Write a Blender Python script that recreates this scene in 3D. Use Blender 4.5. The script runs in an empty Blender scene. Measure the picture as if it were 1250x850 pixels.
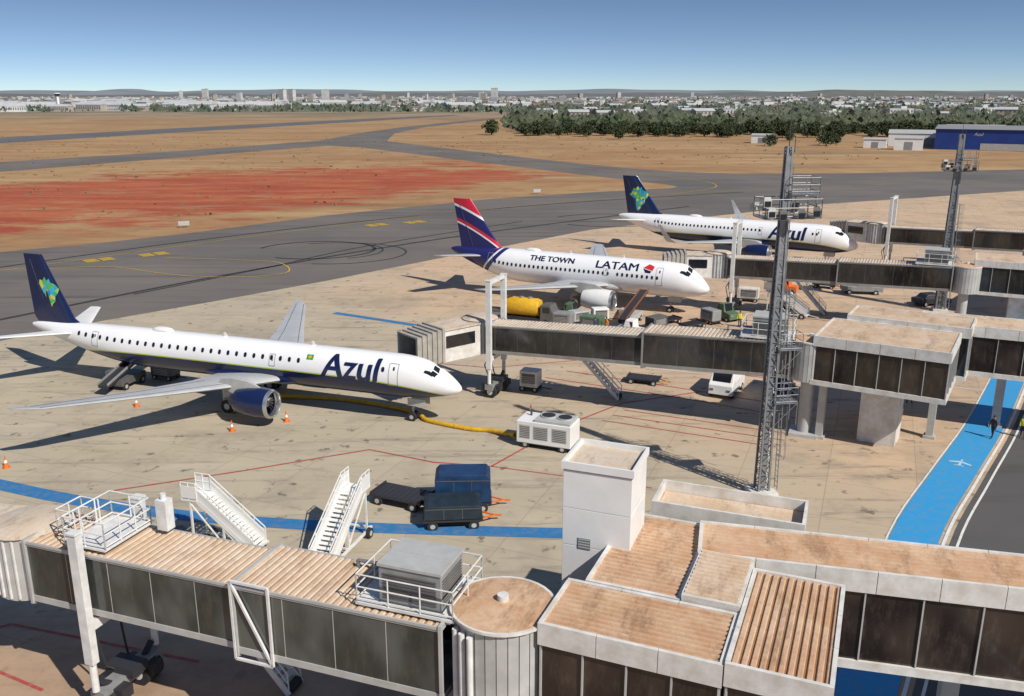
import bpy, bmesh, math, random
from mathutils import Vector, Matrix, geometry
random.seed(7)
R=math.radians
SC=bpy.context.scene
COL=SC.collection
# ------------------------------------------------------------------ materials
def mat(name,col,rough=.6,metal=0.0,var=0.0,scale=1.0,col2=None,bump=0.0,detail=6,spec=None,coat=0):
    m=bpy.data.materials.new(name);m.use_nodes=True
    nt=m.node_tree;N=nt.nodes;L=nt.links
    b=N["Principled BSDF"]
    b.inputs["Roughness"].default_value=rough;b.inputs["Metallic"].default_value=metal
    if spec is not None:b.inputs["Specular IOR Level"].default_value=spec
    if coat:b.inputs["Coat Weight"].default_value=coat;b.inputs["Coat Roughness"].default_value=.08
    c=(*col,1)
    b.inputs["Base Color"].default_value=c
    if var>0 or col2 or bump:
        tc=N.new("ShaderNodeTexCoord");no=N.new("ShaderNodeTexNoise")
        no.inputs["Scale"].default_value=scale;no.inputs["Detail"].default_value=detail;no.inputs["Roughness"].default_value=.65
        L.new(tc.outputs["Object"],no.inputs["Vector"])
        if var>0 or col2:
            r=N.new("ShaderNodeValToRGB")
            r.color_ramp.elements[0].position=.36;r.color_ramp.elements[1].position=.66
            d=col2 if col2 else tuple(x*(1-var) for x in col)
            r.color_ramp.elements[0].color=(*d,1);r.color_ramp.elements[1].color=c
            L.new(no.outputs["Fac"],r.inputs[0]);L.new(r.outputs[0],b.inputs["Base Color"])
        if bump:
            bp=N.new("ShaderNodeBump");bp.inputs["Strength"].default_value=bump
            L.new(no.outputs["Fac"],bp.inputs["Height"]);L.new(bp.outputs[0],b.inputs["Normal"])
    return m
class NB:
    def __init__(s,name,rough=.6,metal=0):
        s.m=bpy.data.materials.new(name);s.m.use_nodes=True;s.nt=s.m.node_tree
        s.N=s.nt.nodes;s.L=s.nt.links;s.b=s.N["Principled BSDF"];s.b.inputs["Roughness"].default_value=rough;s.b.inputs["Metallic"].default_value=metal
        s.tc=s.N.new("ShaderNodeTexCoord")
    def set(s,sock,v):
        if isinstance(v,(int,float)):sock.default_value=v
        elif isinstance(v,tuple):sock.default_value=v if len(v)!=3 or sock.type!='RGBA' else (*v,1)
        else:s.L.new(v,sock)
    def math(s,op,a,b=0.0,clamp=False):
        n=s.N.new("ShaderNodeMath");n.operation=op;n.use_clamp=clamp
        s.set(n.inputs[0],a);s.set(n.inputs[1],b);return n.outputs[0]
    def noise(s,scale,detail=5,rough=.6,vec=None,dist=0):
        n=s.N.new("ShaderNodeTexNoise");n.inputs["Scale"].default_value=scale;n.inputs["Detail"].default_value=detail
        n.inputs["Roughness"].default_value=rough;n.inputs["Distortion"].default_value=dist
        s.L.new(vec or s.tc.outputs["Object"],n.inputs["Vector"]);return n.outputs["Fac"]
    def map(s,rot=0,scale=(1,1,1),loc=(0,0,0),vec=None):
        n=s.N.new("ShaderNodeMapping");n.inputs["Rotation"].default_value=(0,0,rot);n.inputs["Scale"].default_value=scale;n.inputs["Location"].default_value=loc
        s.L.new(vec or s.tc.outputs["Object"],n.inputs["Vector"]);return n.outputs[0]
    def step(s,v,a,b):
        n=s.N.new("ShaderNodeMapRange");n.interpolation_type='SMOOTHSTEP';s.set(n.inputs[0],v)
        n.inputs[1].default_value=a;n.inputs[2].default_value=b;return n.outputs[0]
    def mix(s,f,a,b,mode='MIX'):
        n=s.N.new("ShaderNodeMix");n.data_type='RGBA';n.blend_type=mode
        s.set(n.inputs[0],f);s.set(n.inputs[6],a);s.set(n.inputs[7],b);return n.outputs[2]
    def xyz(s,vec=None):
        n=s.N.new("ShaderNodeSeparateXYZ");s.L.new(vec or s.tc.outputs["Object"],n.inputs[0]);return n.outputs
    def out(s,c):
        s.L.new(c,s.b.inputs["Base Color"]);return s.m
M={}
M['white']=mat("white_paint",(.80,.80,.78),.35,0,.10,.6)
M['dustywhite']=mat("dusty_white_paint",(.74,.73,.70),.55,0,0,1.3,(.55,.51,.45))
M['steelwhite']=mat("weathered_white_steel",(.74,.74,.72),.5,0,.22,2.0)
M['grey']=mat("grey_paint",(.30,.31,.31),.55,.1,.25,1.5)
M['lgrey']=mat("light_grey_panel",(.50,.50,.48),.5,.1,.2,1.0)
M['mgrey']=mat("mid_grey_frame",(.33,.32,.30),.5,.1,.25,1.0)
M['dgrey']=mat("dark_grey_frame",(.13,.125,.12),.5,.1,.25,1.0)
M['beige']=mat("beige_canopy_fabric",(.40,.37,.32),.8,0,.25,1.5)
M['galv']=mat("galvanised_steel",(.27,.28,.29),.5,.3,.3,2.5)
M['dark']=mat("dark_rubber",(.025,.025,.025),.8,0,.3,4)
M['black']=mat("black_paint",(.03,.03,.035),.5)
M['navy']=mat("navy_paint",(.006,.014,.065),.25,0,0,1,coat=.5)
M['bluecover']=mat("blue_cover",(.012,.05,.14),.5,0,.45,1.5)
M['darkcover']=mat("dark_teal_cover",(.02,.035,.05),.5,0,.45,1.5)
M['orange']=mat("orange_paint",(.75,.17,.02),.5,0,.2,4)
M['yellow']=mat("yellow_paint",(.72,.42,.02),.5,0,.25,2)
M['red']=mat("red_paint",(.60,.02,.03),.45)
M['green']=mat("green_paint",(.02,.30,.06),.45)
M['olive']=mat("olive_green_paint",(.10,.17,.10),.5,0,.3,2)
M['silver']=mat("polished_metal",(.62,.62,.63),.28,.9)
M['wing']=mat("wing_grey_paint",(.50,.51,.52),.4,.1,.15,.7)
M['darkmetal']=mat("dark_metal",(.10,.10,.105),.45,.6)
M['glass']=mat("dark_glass",(.012,.014,.018),.06,0,spec=.8)
def glassmat(name,a,b,rough=.12,sc=.8):
    n=NB(name,rough)
    p=n.map(0,(.65,.65,.4))
    f=n.noise(sc,2,.5,p)
    d=n.noise(2.5,5,.7,n.map(0,(1,1,.35)))
    n.b.inputs["Specular IOR Level"].default_value=.6
    c=n.mix(n.step(f,.35,.65),a,b)
    return n.out(n.mix(n.math('MULTIPLY',n.step(d,.45,.8),.35),c,(.16,.13,.10)))
M['bridgeglass']=glassmat("tinted_bridge_glass",(.028,.034,.032),(.095,.105,.10),.10)
M['brownglass']=glassmat("tinted_brown_glass",(.014,.009,.008),(.045,.032,.027),.1)
M['farglass']=glassmat("tinted_grey_glass",(.013,.012,.012),(.042,.039,.037),.10,.3)
def roofmat(name,a,b,c,stain=.55):
    n=NB(name,.75)
    f=n.noise(.5,6,.7);g=n.noise(5,5,.75);h=n.noise(1.1,6,.8,n.map(0,(1,.3,1),(3,1,0)))
    k=n.mix(n.step(f,.3,.7),a,b);k=n.mix(n.math('MULTIPLY',n.step(g,.45,.75),.5),k,c)
    k=n.mix(n.math('MULTIPLY',n.step(h,.48,.68),stain),k,(.22,.12,.065))
    return n.out(k)
M['roof']=roofmat("dusty_corrugated_roof",(.50,.29,.16),(.63,.45,.30),(.36,.18,.09),.65)
M['groove']=roofmat("shaded_rust_groove",(.26,.13,.065),(.34,.20,.11),(.18,.085,.04))  # darkened rust tone, rib shade put into the groove colour
M['roofmid']=roofmat("pale_dusty_roof",(.56,.40,.26),(.67,.54,.41),(.42,.26,.15),.5)
M['groove2']=roofmat("pale_roof_groove",(.34,.21,.125),(.42,.30,.20),(.26,.15,.08),.4)
M['rooflight']=roofmat("dusty_light_roof",(.55,.44,.33),(.62,.54,.44),(.42,.31,.21))
M['groove3']=roofmat("light_roof_groove",(.36,.27,.19),(.42,.33,.25),(.27,.19,.12))
GRV={'roof':'groove','roofmid':'groove2','rooflight':'groove3'}  # each roof's groove tone is darker, shading painted into the colour
# ------------------------------------------------------------------ mesh builder
class G:
    def __init__(s):s.v=[];s.f=[];s.m=[]
    def face(s,pts,m=0):
        i=len(s.v);s.v+= [tuple(p) for p in pts];s.f.append(tuple(range(i,i+len(pts))));s.m.append(m)
    def hexa(s,p,m=0):
        i=len(s.v);s.v+=[tuple(q) for q in p]
        for q in ((0,3,2,1),(4,5,6,7),(0,1,5,4),(1,2,6,5),(2,3,7,6),(3,0,4,7)):
            s.f.append(tuple(i+k for k in q));s.m.append(m)
    def box(s,c,d,rz=0,m=0,taper=1.0):
        cx,cy,cz=c;hx,hy,hz=d[0]/2,d[1]/2,d[2]/2;ca,sa=math.cos(rz),math.sin(rz);P=[]
        for z,t in ((-hz,1),(hz,taper)):
            for x,y in ((-hx,-hy),(hx,-hy),(hx,hy),(-hx,hy)):
                x*=t;y*=t;P.append((cx+x*ca-y*sa,cy+x*sa+y*ca,cz+z))
        s.hexa(P,m)
    def beam(s,a,b,w=.1,h=None,m=0):
        h=h or w;a=Vector(a);b=Vector(b);d=(b-a)
        if d.length<1e-6:return
        d.normalize();up=Vector((0,0,1)) if abs(d.z)<.95 else Vector((1,0,0))
        x=d.cross(up).normalized()*(w/2);y=x.cross(d).normalized()*(h/2)
        s.hexa([a-x-y,a+x-y,a+x+y,a-x+y,b-x-y,b+x-y,b+x+y,b-x+y],m)
    def tube(s,a,b,r0,r1=None,n=10,m=0,cap=True):
        r1=r0 if r1 is None else r1;a=Vector(a);b=Vector(b);d=(b-a).normalized()
        up=Vector((0,0,1)) if abs(d.z)<.95 else Vector((1,0,0));x=d.cross(up).normalized();y=x.cross(d)
        i=len(s.v)
        for c,r in ((a,r0),(b,r1)):
            for k in range(n):
                t=2*math.pi*k/n;s.v.append(tuple(c+x*(r*math.cos(t))+y*(r*math.sin(t))))
        for k in range(n):
            s.f.append((i+k,i+(k+1)%n,i+n+(k+1)%n,i+n+k));s.m.append(m)
        if cap:
            s.f.append(tuple(i+k for k in reversed(range(n))));s.m.append(m)
            s.f.append(tuple(i+n+k for k in range(n)));s.m.append(m)
    def loft(s,rings,m=0,cap=True):
        n=len(rings[0]);i=len(s.v)
        for r in rings:s.v+=[tuple(p) for p in r]
        for j in range(len(rings)-1):
            for k in range(n):
                s.f.append((i+j*n+k,i+j*n+(k+1)%n,i+(j+1)*n+(k+1)%n,i+(j+1)*n+k));s.m.append(m)
        if cap:
            s.f.append(tuple(i+k for k in reversed(range(n))));s.m.append(m)
            e=i+(len(rings)-1)*n;s.f.append(tuple(e+k for k in range(n)));s.m.append(m)
    def revx(s,prof,y,z,n=28,m=0,cap=False):
        s.loft([[(x,y+r*math.cos(2*math.pi*k/n),z+r*math.sin(2*math.pi*k/n)) for k in range(n)] for x,r in prof],m,cap)
    def path(s,pts,r,n=8,m=0):
        for a,b in zip(pts,pts[1:]):s.tube(a,b,r,r,n,m)
    def obj(s,name,mats,parent=None,smooth=False,bevel=0):
        me=bpy.data.meshes.new(name);me.from_pydata(s.v,[],s.f)
        for k in mats:me.materials.append(M[k] if isinstance(k,str) else k)
        me.polygons.foreach_set("material_index",s.m)
        me.update()
        bm=bmesh.new();bm.from_mesh(me);bmesh.ops.recalc_face_normals(bm,faces=bm.faces);bm.to_mesh(me);bm.free()
        if smooth:
            me.polygons.foreach_set("use_smooth",[True]*len(me.polygons))
            try:me.set_sharp_from_angle(angle=R(38))
            except Exception:pass
        o=bpy.data.objects.new(name,me);COL.objects.link(o)
        if parent:o.parent=parent
        if bevel:
            b=o.modifiers.new("b",'BEVEL');b.width=bevel;b.segments=2;b.limit_method='ANGLE'
        return o
def thing(name,label,cat,loc=(0,0,0),rz=0,group=None):
    e=bpy.data.objects.new(name,None);e.empty_display_size=.5;COL.objects.link(e)
    e.location=loc;e.rotation_euler=(0,0,rz);e["label"]=label;e["category"]=cat
    if group:e["group"]=group
    return e
def tag(o,label,cat,group=None):
    o["label"]=label;o["category"]=cat
    if group:o["group"]=group
    return o
def copy_thing(root,loc,rz=0,scale=1,label=None):
    def cp(o,par):
        n=o.copy();COL.objects.link(n)
        if par:n.parent=par
        for c in o.children:cp(c,n)
        return n
    n=cp(root,None);n.location=loc;n.rotation_euler=(0,0,rz);n.scale=(scale,)*3
    if label:n["label"]=label
    return n
def structure(o):o["kind"]="structure";return o
def sheet(name,poly,z,m,parent=None,kind=True):
    pts=[Vector((x,y,0)) for x,y in poly];tr=geometry.tessellate_polygon([pts])
    me=bpy.data.meshes.new(name);me.from_pydata([(p.x,p.y,z) for p in pts],[],[tuple(t) for t in tr]);me.materials.append(M[m] if isinstance(m,str) else m)
    bm=bmesh.new();bm.from_mesh(me);bmesh.ops.recalc_face_normals(bm,faces=bm.faces)
    for f in bm.faces:
        if f.normal.z<0:f.normal_flip()
    bm.to_mesh(me);bm.free()
    o=bpy.data.objects.new(name,me);COL.objects.link(o)
    if kind:structure(o)
    if parent:o.parent=parent
    return o
def strip_pts(pts,w):
    L=[];Rr=[]
    for i,p in enumerate(pts):
        a=Vector(pts[max(0,i-1)]);b=Vector(pts[min(len(pts)-1,i+1)]);d=(b-a).normalized();n=Vector((-d.y,d.x))*(w/2)
        L.append(Vector(p)+n);Rr.append(Vector(p)-n)
    return L,Rr
def smoothline(pts,n=8):
    out=[]
    P=[Vector(p) for p in pts];P=[2*P[0]-P[1]]+P+[2*P[-1]-P[-2]]
    for i in range(1,len(P)-2):
        for k in range(n):
            t=k/n;a,b,c,d=P[i-1:i+3]
            out.append(.5*((2*b)+(c-a)*t+(2*a-5*b+4*c-d)*t*t+(3*b-a-3*c+d)*t**3))
    out.append(P[-2]);return [tuple(p) for p in out]
def strips(name,lines,z,m):
    g=G()
    for pts,w in lines:
        L,Rr=strip_pts(pts,w)
        for i in range(len(pts)-1):g.face([(*Rr[i],z),(*Rr[i+1],z),(*L[i+1],z),(*L[i],z)])
    return structure(g.obj(name,[m]))
# ------------------------------------------------------------------ ground materials
n=NB("dry_grass_field",.95)
big=n.noise(.012,6,.6);mid=n.noise(.11,6,.7);fine=n.noise(1.5,4,.7)
c=n.mix(n.step(big,.35,.65),(.34,.19,.08),(.43,.27,.125))
c=n.mix(n.math('MULTIPLY',n.step(mid,.42,.7),.65),c,(.24,.125,.05))
streak=n.noise(.05,5,.6,n.map(R(-50),(.25,1.6,1)))
c=n.mix(n.math('MULTIPLY',n.step(streak,.48,.74),.6),c,(.52,.38,.20))
c=n.mix(n.math('MULTIPLY',n.step(n.noise(.03,6,.7,n.map(R(-48),(.4,1.3,1),(50,20,0))),.52,.66),.65),c,(.29,.115,.045))
c=n.mix(n.math('MULTIPLY',n.step(n.noise(.02,6,.75,n.map(R(-50),(.3,1.8,1),(5,90,0))),.54,.64),.55),c,(.17,.125,.065))
c=n.mix(n.math('MULTIPLY',fine,.35),c,(.20,.12,.055))
X=n.xyz();wob=n.noise(.03,6,.7);wob2=n.noise(.09,6,.75,n.map(R(-45),(.4,1.4,1)))
ca,sa=math.cos(R(42)),math.sin(R(42))
dx=n.math('ADD',X[0],100);dy=n.math('SUBTRACT',X[1],230)
a=n.math('ADD',n.math('MULTIPLY',dx,ca/142),n.math('MULTIPLY',dy,sa/142))
b=n.math('SUBTRACT',n.math('MULTIPLY',dy,ca/55),n.math('MULTIPLY',dx,sa/55))
rr=n.math('SQRT',n.math('ADD',n.math('MULTIPLY',a,a),n.math('MULTIPLY',b,b)))
rr=n.math('ADD',rr,n.math('MULTIPLY',n.math('SUBTRACT',wob,.5),2.0));rr=n.math('ADD',rr,n.math('MULTIPLY',n.math('SUBTRACT',wob2,.5),2.0))
msk=n.math('SUBTRACT',1.0,n.step(rr,.68,1.18))
brk=n.step(n.noise(.06,6,.8,n.map(R(-44),(.5,1.3,1),(31,7,0))),.34,.48)
msk=n.math('MULTIPLY',msk,n.math('ADD',n.math('MULTIPLY',brk,.6),.4))
redc=n.mix(n.step(wob2,.38,.62),(.29,.045,.015),(.40,.10,.035))
redc=n.mix(n.math('MULTIPLY',n.step(n.noise(.35,5,.7),.55,.75),.7),redc,(.40,.19,.08))
c=n.mix(n.math('MULTIPLY',msk,.95),c,redc)
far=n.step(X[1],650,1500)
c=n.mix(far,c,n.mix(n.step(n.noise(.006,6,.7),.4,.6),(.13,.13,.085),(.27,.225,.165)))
far_haze=n.step(X[1],2500,7000);c=n.mix(far_haze,c,(.22,.235,.24))  # distance haze painted into the far ground colour
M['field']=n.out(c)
n=NB("concrete_apron",.85)
v=n.map(R(22),(1,1,1),(1.3,2.1,0))
br=n.N.new("ShaderNodeTexBrick");br.offset=0;br.inputs["Scale"].default_value=1;br.inputs["Brick Width"].default_value=5.5;br.inputs["Row Height"].default_value=5.5
br.inputs["Mortar Size"].default_value=.035;br.inputs["Mortar Smooth"].default_value=.4;br.inputs["Color1"].default_value=(0,0,0,1);br.inputs["Color2"].default_value=(1,1,1,1);br.inputs["Mortar"].default_value=(.5,.5,.5,1)
n.L.new(v,br.inputs["Vector"])
big=n.noise(.035,5,.6);mid=n.noise(.25,6,.7);fine=n.noise(5,5,.8)
X=n.xyz()
dist=n.math('ADD',n.math('MULTIPLY',X[0],.016),n.math('MULTIPLY',X[1],.0105))
redness=n.step(n.math('ADD',dist,n.math('MULTIPLY',big,.9)),.95,1.7)
c=n.mix(redness,(.48,.41,.295),(.61,.42,.265))
c=n.mix(n.math('MULTIPLY',br.outputs["Color"],.28),c,(.31,.265,.20))
c=n.mix(n.math('MULTIPLY',n.step(mid,.48,.75),.55),c,(.25,.21,.155))
c=n.mix(n.math('MULTIPLY',n.step(n.noise(.12,5,.7,n.map(R(-40),(.25,1.5,1))),.5,.75),.55),c,(.58,.50,.38))
c=n.mix(n.math('MULTIPLY',n.step(n.noise(.5,6,.75,n.map(R(-48),(.18,1.6,1),(5,3,0))),.53,.70),.65),c,(.18,.155,.12))
c=n.mix(n.math('MULTIPLY',n.step(n.noise(.35,6,.75,n.map(R(22),(.12,2.0,1),(1,7,0))),.54,.70),.6),c,(.15,.13,.11))
c=n.mix(n.math('MULTIPLY',n.step(n.noise(.8,4,.6,n.map(0,(1,1,1),(9,4,0))),.60,.70),.8),c,(.08,.07,.06))
c=n.mix(n.math('MULTIPLY',n.step(n.noise(.07,5,.7,n.map(0,(1,1,1),(19,4,0))),.52,.66),.35),c,(.20,.165,.13))
c=n.mix(n.math('MULTIPLY',fine,.25),c,(.27,.23,.18))
c=n.mix(n.math('MULTIPLY',br.outputs["Fac"],.45),c,(.18,.155,.12))
near=n.math('SUBTRACT',1.0,n.step(X[1],34,43))
c=n.mix(n.math('MULTIPLY',near,.75),c,n.mix(n.step(mid,.35,.65),(.40,.25,.155),(.27,.16,.10)))
M['apron']=n.out(c)
def asphalt(name,a,b,tan=.35):
    n=NB(name,.9)
    c=n.mix(n.step(n.noise(.03,5,.6),.35,.65),a,b)
    c=n.mix(n.math('MULTIPLY',n.step(n.noise(.12,5,.7,n.map(R(-48),(.12,1.4,1))),.45,.75),tan),c,(.25,.195,.145))
    c=n.mix(n.math('MULTIPLY',n.step(n.noise(.2,5,.7,n.map(R(-46),(.12,1.8,1),(3,8,0))),.52,.68),.6),c,(.05,.047,.045))
    c=n.mix(n.math('MULTIPLY',n.noise(4,4,.8),.3),c,(.09,.085,.08))
    return n.out(c)
M['asphalt']=asphalt("taxiway_asphalt",(.115,.103,.095),(.165,.145,.127),.45)
M['runway']=asphalt("runway_asphalt",(.10,.10,.11),(.13,.125,.125),.15)
M['road']=asphalt("road_asphalt",(.085,.083,.082),(.12,.113,.105),.1)
def paint(name,col,wear,bg=(.25,.22,.18)):
    n=NB(name,.7);f=n.noise(1.8,6,.75)
    return n.out(n.mix(n.math('MULTIPLY',n.step(f,.42,.72),wear),col,bg))
M['pblue']=paint("worn_blue_marking",(.02,.16,.38),.45)
M['plane_blue']=paint("bright_blue_marking",(.025,.29,.60),.3)
M['pwhite']=paint("white_marking",(.72,.72,.68),.35)
M['pfaint']=paint("faint_white_marking",(.42,.60,.70),.6,(.03,.30,.6))
M['pred']=paint("worn_red_marking",(.42,.055,.045),.65)
M['pyel']=paint("worn_yellow_marking",(.62,.40,.03),.65,(.15,.13,.1))
M['ptyre']=paint("tyre_mark",(.030,.028,.027),.6,(.10,.09,.08))
# ------------------------------------------------------------------ ground sheets
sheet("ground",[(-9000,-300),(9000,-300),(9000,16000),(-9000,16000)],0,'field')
asp=[(-250,0),(-82.4,143.8),(-70.6,152.9),(-59.1,164.2),(-38.7,189.7),(-5,220.4),(20.2,235.5),(34,242),(43,246),(45.6,251),(43,258),(36.9,266),(19.7,293),(-20.7,356.7),(-72.4,440.6),(-90.9,455),(-136.9,361.3),(-167.5,299.3),(-300,60),(-330,75),(-191.7,343.6),(-152.4,402.8),(-105,505),(-100,600),(-83,720),(-30,960),(40,1100),(50,1095),(-14,945),(-66,720),(-76,600),(-68,500),(-24.3,420.9),(17.1,347.9),(40,314),(55,299),(71.4,292),(110,294),(172.9,309.3),(500,420),(500,-100),(-250,-100)]
sheet("taxiway",asp,.02,'asphalt')
apr=[(-160,-40),(-120,12),(-52.7,89.4),(-46.2,97.7),(-36.4,108),(-25.1,120.7),(-10.8,138.5),(2.1,153.5),(14.6,168.3),(70.7,208.6),(134.8,239.6),(400,350),(400,-40)]
sheet("apron",apr,.04,'apron')
sheet("runway",[(-420,160),(-265,477.9),(-212,639.5),(-135,874.6),(-60,1120),(-72,1135),(-148.5,962.8),(-238.6,720.4),(-300.2,542),(-470,190)],.02,'runway')
lane_c=smoothline([(6,20),(11,27.5),(15,33),(23.1,46.8),(29.5,55.7),(36.3,64.9),(44.8,77.4),(60,100)],6)
def off(pts,d):
    return [tuple(p) for p in (strip_pts(pts,2*d)[0] if d>0 else strip_pts(pts,-2*d)[1])]
roadc=off(lane_c,-6.6)
strips("service_road",[(roadc,9.6)],.055,'road')
strips("blue_walkway",[(lane_c,2.5)],.065,'plane_blue')
strips("white_road_marking",[(off(lane_c,-1.5),.18),(off(lane_c,-2.2),.14),(off(lane_c,-10.9),.14),(off(lane_c,1.36),.10)],.075,'pwhite')
g=G()
for (px,py) in ((30.9,57.6),(19.5,41.0)):
    u=Vector((.58,.81))*.75;w=Vector((-.81,.58))*.75;o=Vector((px,py))
    for pts in ([(-.9,-.12),(.9,-.07),(.9,.07),(-.9,.12)],[(-.1,.1),(.35,.1),(-.1,.95),(-.35,.95)],[(-.1,-.1),(.35,-.1),(-.1,-.95),(-.35,-.95)],[(-.85,.1),(-.6,.1),(-.85,.42),(-1.0,.42)],[(-.85,-.1),(-.6,-.1),(-.85,-.42),(-1.0,-.42)]):
        g.face([(*(o+u*a+w*b),.078) for a,b in pts])
structure(g.obj("walkway_symbol_marking",['pfaint']))
strips("blue_line_marking",[(smoothline([(-75,75),(-50,61),(-33.3,54),(-27,51.6),(-19,49.4),(-10,48.1),(2.6,47.3),(9,47.2)],6),1.25),([(-20.6,101.8),(-14,98.0),(-8.4,94.6)],.9)],.06,'pblue')
strips("red_line_marking",[([(-25.5,53.1),(-18,56.3),(-10.2,60),(-5.4,57.7),(-1.4,57),(1.5,61.2),(4.1,64.9),(9,70),(16,73)],.18),
   ([(-1.4,57),(9,53.5)],.13),([(-36,30),(-24,38),(-14,35)],.16),([(3,77),(14,71.5),(23,66)],.16),([(5,79),(16,73.2),(25,68)],.16),([(-16,84),(-2,80),(8,83),(25,76)],.16),([(7,66),(19,60.5)],.14),([(8,67.2),(20,61.8)],.14),([(9,68.4),(21,63)],.14),
   ([(10,84),(22,80),(30,84)],.18),([(30,100),(45,95)],.18),([(-38,45),(-30,38),(-20,33)],.16)],.058,'pred')
def arc(cx,cy,r,a0,a1,n=24,k=1.0):
    return [(cx+r*math.cos(R(a0+(a1-a0)*i/n)),cy+k*r*math.sin(R(a0+(a1-a0)*i/n))) for i in range(n+1)]
strips("yellow_line_marking",[(smoothline([(-70,128),(-60,131),(-50,126),(-43.9,123.5),(-36,123.5),(-32,127),(-35,134),(-41,136.4),(-54,138.5)],6),.2),
   (smoothline([(-120,70),(-70,132),(-42,165),(-8,198),(40,230),(120,262),(250,310)],8),.2),
   (smoothline([(40,230),(56,250),(52,275),(20,322),(-30,402),(-75,480)],8),.25)],.062,'pyel')
g=G()
for bx,by in ((-64,134.2),(-57.5,139.2),(-27,172.5),(-20,176.5)):
    for i in range(2):
        for j in range(3):
            d=Vector((.75,.66));q=Vector((-.66,.75));o=Vector((bx,by))+d*(i*2.3)+q*(j*.95)
            g.face([(*(o+d*a+q*b),.064) for a,b in ((0,0),(1.9,0),(1.9,.7),(0,.7))])
structure(g.obj("yellow_stencil_marking",['pyel']))
strips("tyre_marking",[(arc(-32,146,9.5,-120,170,40,.9),.55),(arc(-30,145,9,-60,120,30,.9),.3),(arc(-28,143,11,-100,80,30,.9),.3),(arc(20,182,12,-140,150,40,.8),.45),(smoothline([(-60,95),(-40,125),(-10,160),(40,205)],8),.7),(smoothline([(-90,110),(-60,150),(-30,180),(10,210),(60,236)],8),.6),(smoothline([(-48,112),(-36,130),(-24,150),(2,180)],8),.4)],.058,'ptyre')
strips("white_line_marking",[([(-8,88),(28,74)],.12),([(30,78),(48,70)],.12)],.059,'pwhite')
# ------------------------------------------------------------------ airliner
def naca(t):return 5*(.2969*math.sqrt(t)-.126*t-.3516*t*t+.2843*t**3-.1036*t**4)
TT=[1,.8,.6,.42,.28,.16,.07,.02,0]
def lift(g,secs,vertical=False,m=0):
    rings=[]
    for le,y,z,c,th in secs:
        up=[(le+c*t,naca(t)*th*c) for t in TT];lo=[(le+c*t,-naca(t)*th*c) for t in reversed(TT[1:-1])]
        if vertical:rings.append([(-x,y+h,z) for x,h in up+lo])
        else:rings.append([(-x,y,z+h) for x,h in up+lo])
    g.loft(rings,m)
def text2d(body,size,bold=.0,shear=0,cut=.12,font_sx=1.0):
    """flat lettering cut into narrow bands; 'bold' widens strokes with slightly shifted layers"""
    cu=bpy.data.curves.new("txt",'FONT');cu.body=body;cu.size=size;cu.shear=shear;cu.resolution_u=4
    o=bpy.data.objects.new("txt",cu);COL.objects.link(o)
    dg=bpy.context.evaluated_depsgraph_get();me=bpy.data.meshes.new_from_object(o.evaluated_get(dg))
    bpy.data.objects.remove(o)
    out=bmesh.new()
    shifts=[(0,0)] if bold<=0 else [(-1,-.4),(-.33,.4),(.33,-.4),(1,.4)]
    for k,(sx,sy) in enumerate(shifts):
        bm=bmesh.new();bm.from_mesh(me)
        bmesh.ops.remove_doubles(bm,verts=bm.verts,dist=1e-5)
        ys=[v.co.y for v in bm.verts];y=min(ys)+cut
        while y<max(ys):
            bmesh.ops.bisect_plane(bm,geom=bm.verts[:]+bm.edges[:]+bm.faces[:],plane_co=(0,y,0),plane_no=(0,1,0));y+=cut
        for v in bm.verts:v.co.x=v.co.x*font_sx+sx*bold*size;v.co.y+=sy*bold*size;v.co.z=k*.004
        t=bpy.data.meshes.new("t");bm.to_mesh(t);bm.free();out.from_mesh(t)
    return out
def bm_obj(bm,name,m,parent):
    me=bpy.data.meshes.new(name);bm.to_mesh(me);bm.free();me.materials.append(M[m] if isinstance(m,str) else m)
    o=bpy.data.objects.new(name,me);COL.objects.link(o);o.parent=parent;return o
def mosaic():
    n=NB("tail_mosaic",.35)
    vo=n.N.new("ShaderNodeTexVoronoi");vo.inputs["Scale"].default_value=2.6;n.L.new(n.tc.outputs["Object"],vo.inputs["Vector"])
    r=n.N.new("ShaderNodeValToRGB");r.color_ramp.interpolation='CONSTANT'
    cols=[(0,(.02,.30,.55)),(.22,(.10,.45,.12)),(.42,(.03,.42,.30)),(.58,(.75,.62,.05)),(.72,(.05,.45,.70)),(.86,(.35,.55,.08))]
    e=r.color_ramp.elements
    e[0].position=0;e[0].color=(*cols[0][1],1);e[1].position=cols[1][0];e[1].color=(*cols[1][1],1)
    for p,cc in cols[2:]:
        q=e.new(p);q.color=(*cc,1)
    s=n.N.new("ShaderNodeSeparateColor");n.L.new(vo.outputs["Color"],s.inputs[0]);n.L.new(s.outputs[0],r.inputs[0])
    return n.out(r.outputs[0])
M['mosaic']=mosaic()
MAP=[(-.95,.15),(-.7,.35),(-.55,.75),(-.3,.7),(-.1,.95),(.05,.7),(.25,.85),(.35,.6),(.75,.45),(1.0,.2),(.85,-.1),(.65,-.3),(.6,-.65),(.35,-.8),(.2,-1.1),(.0,-1.35),(-.2,-1.1),(-.02,-.85),(-.2,-.6),(-.3,-.25),(-.6,-.1)]
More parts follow.
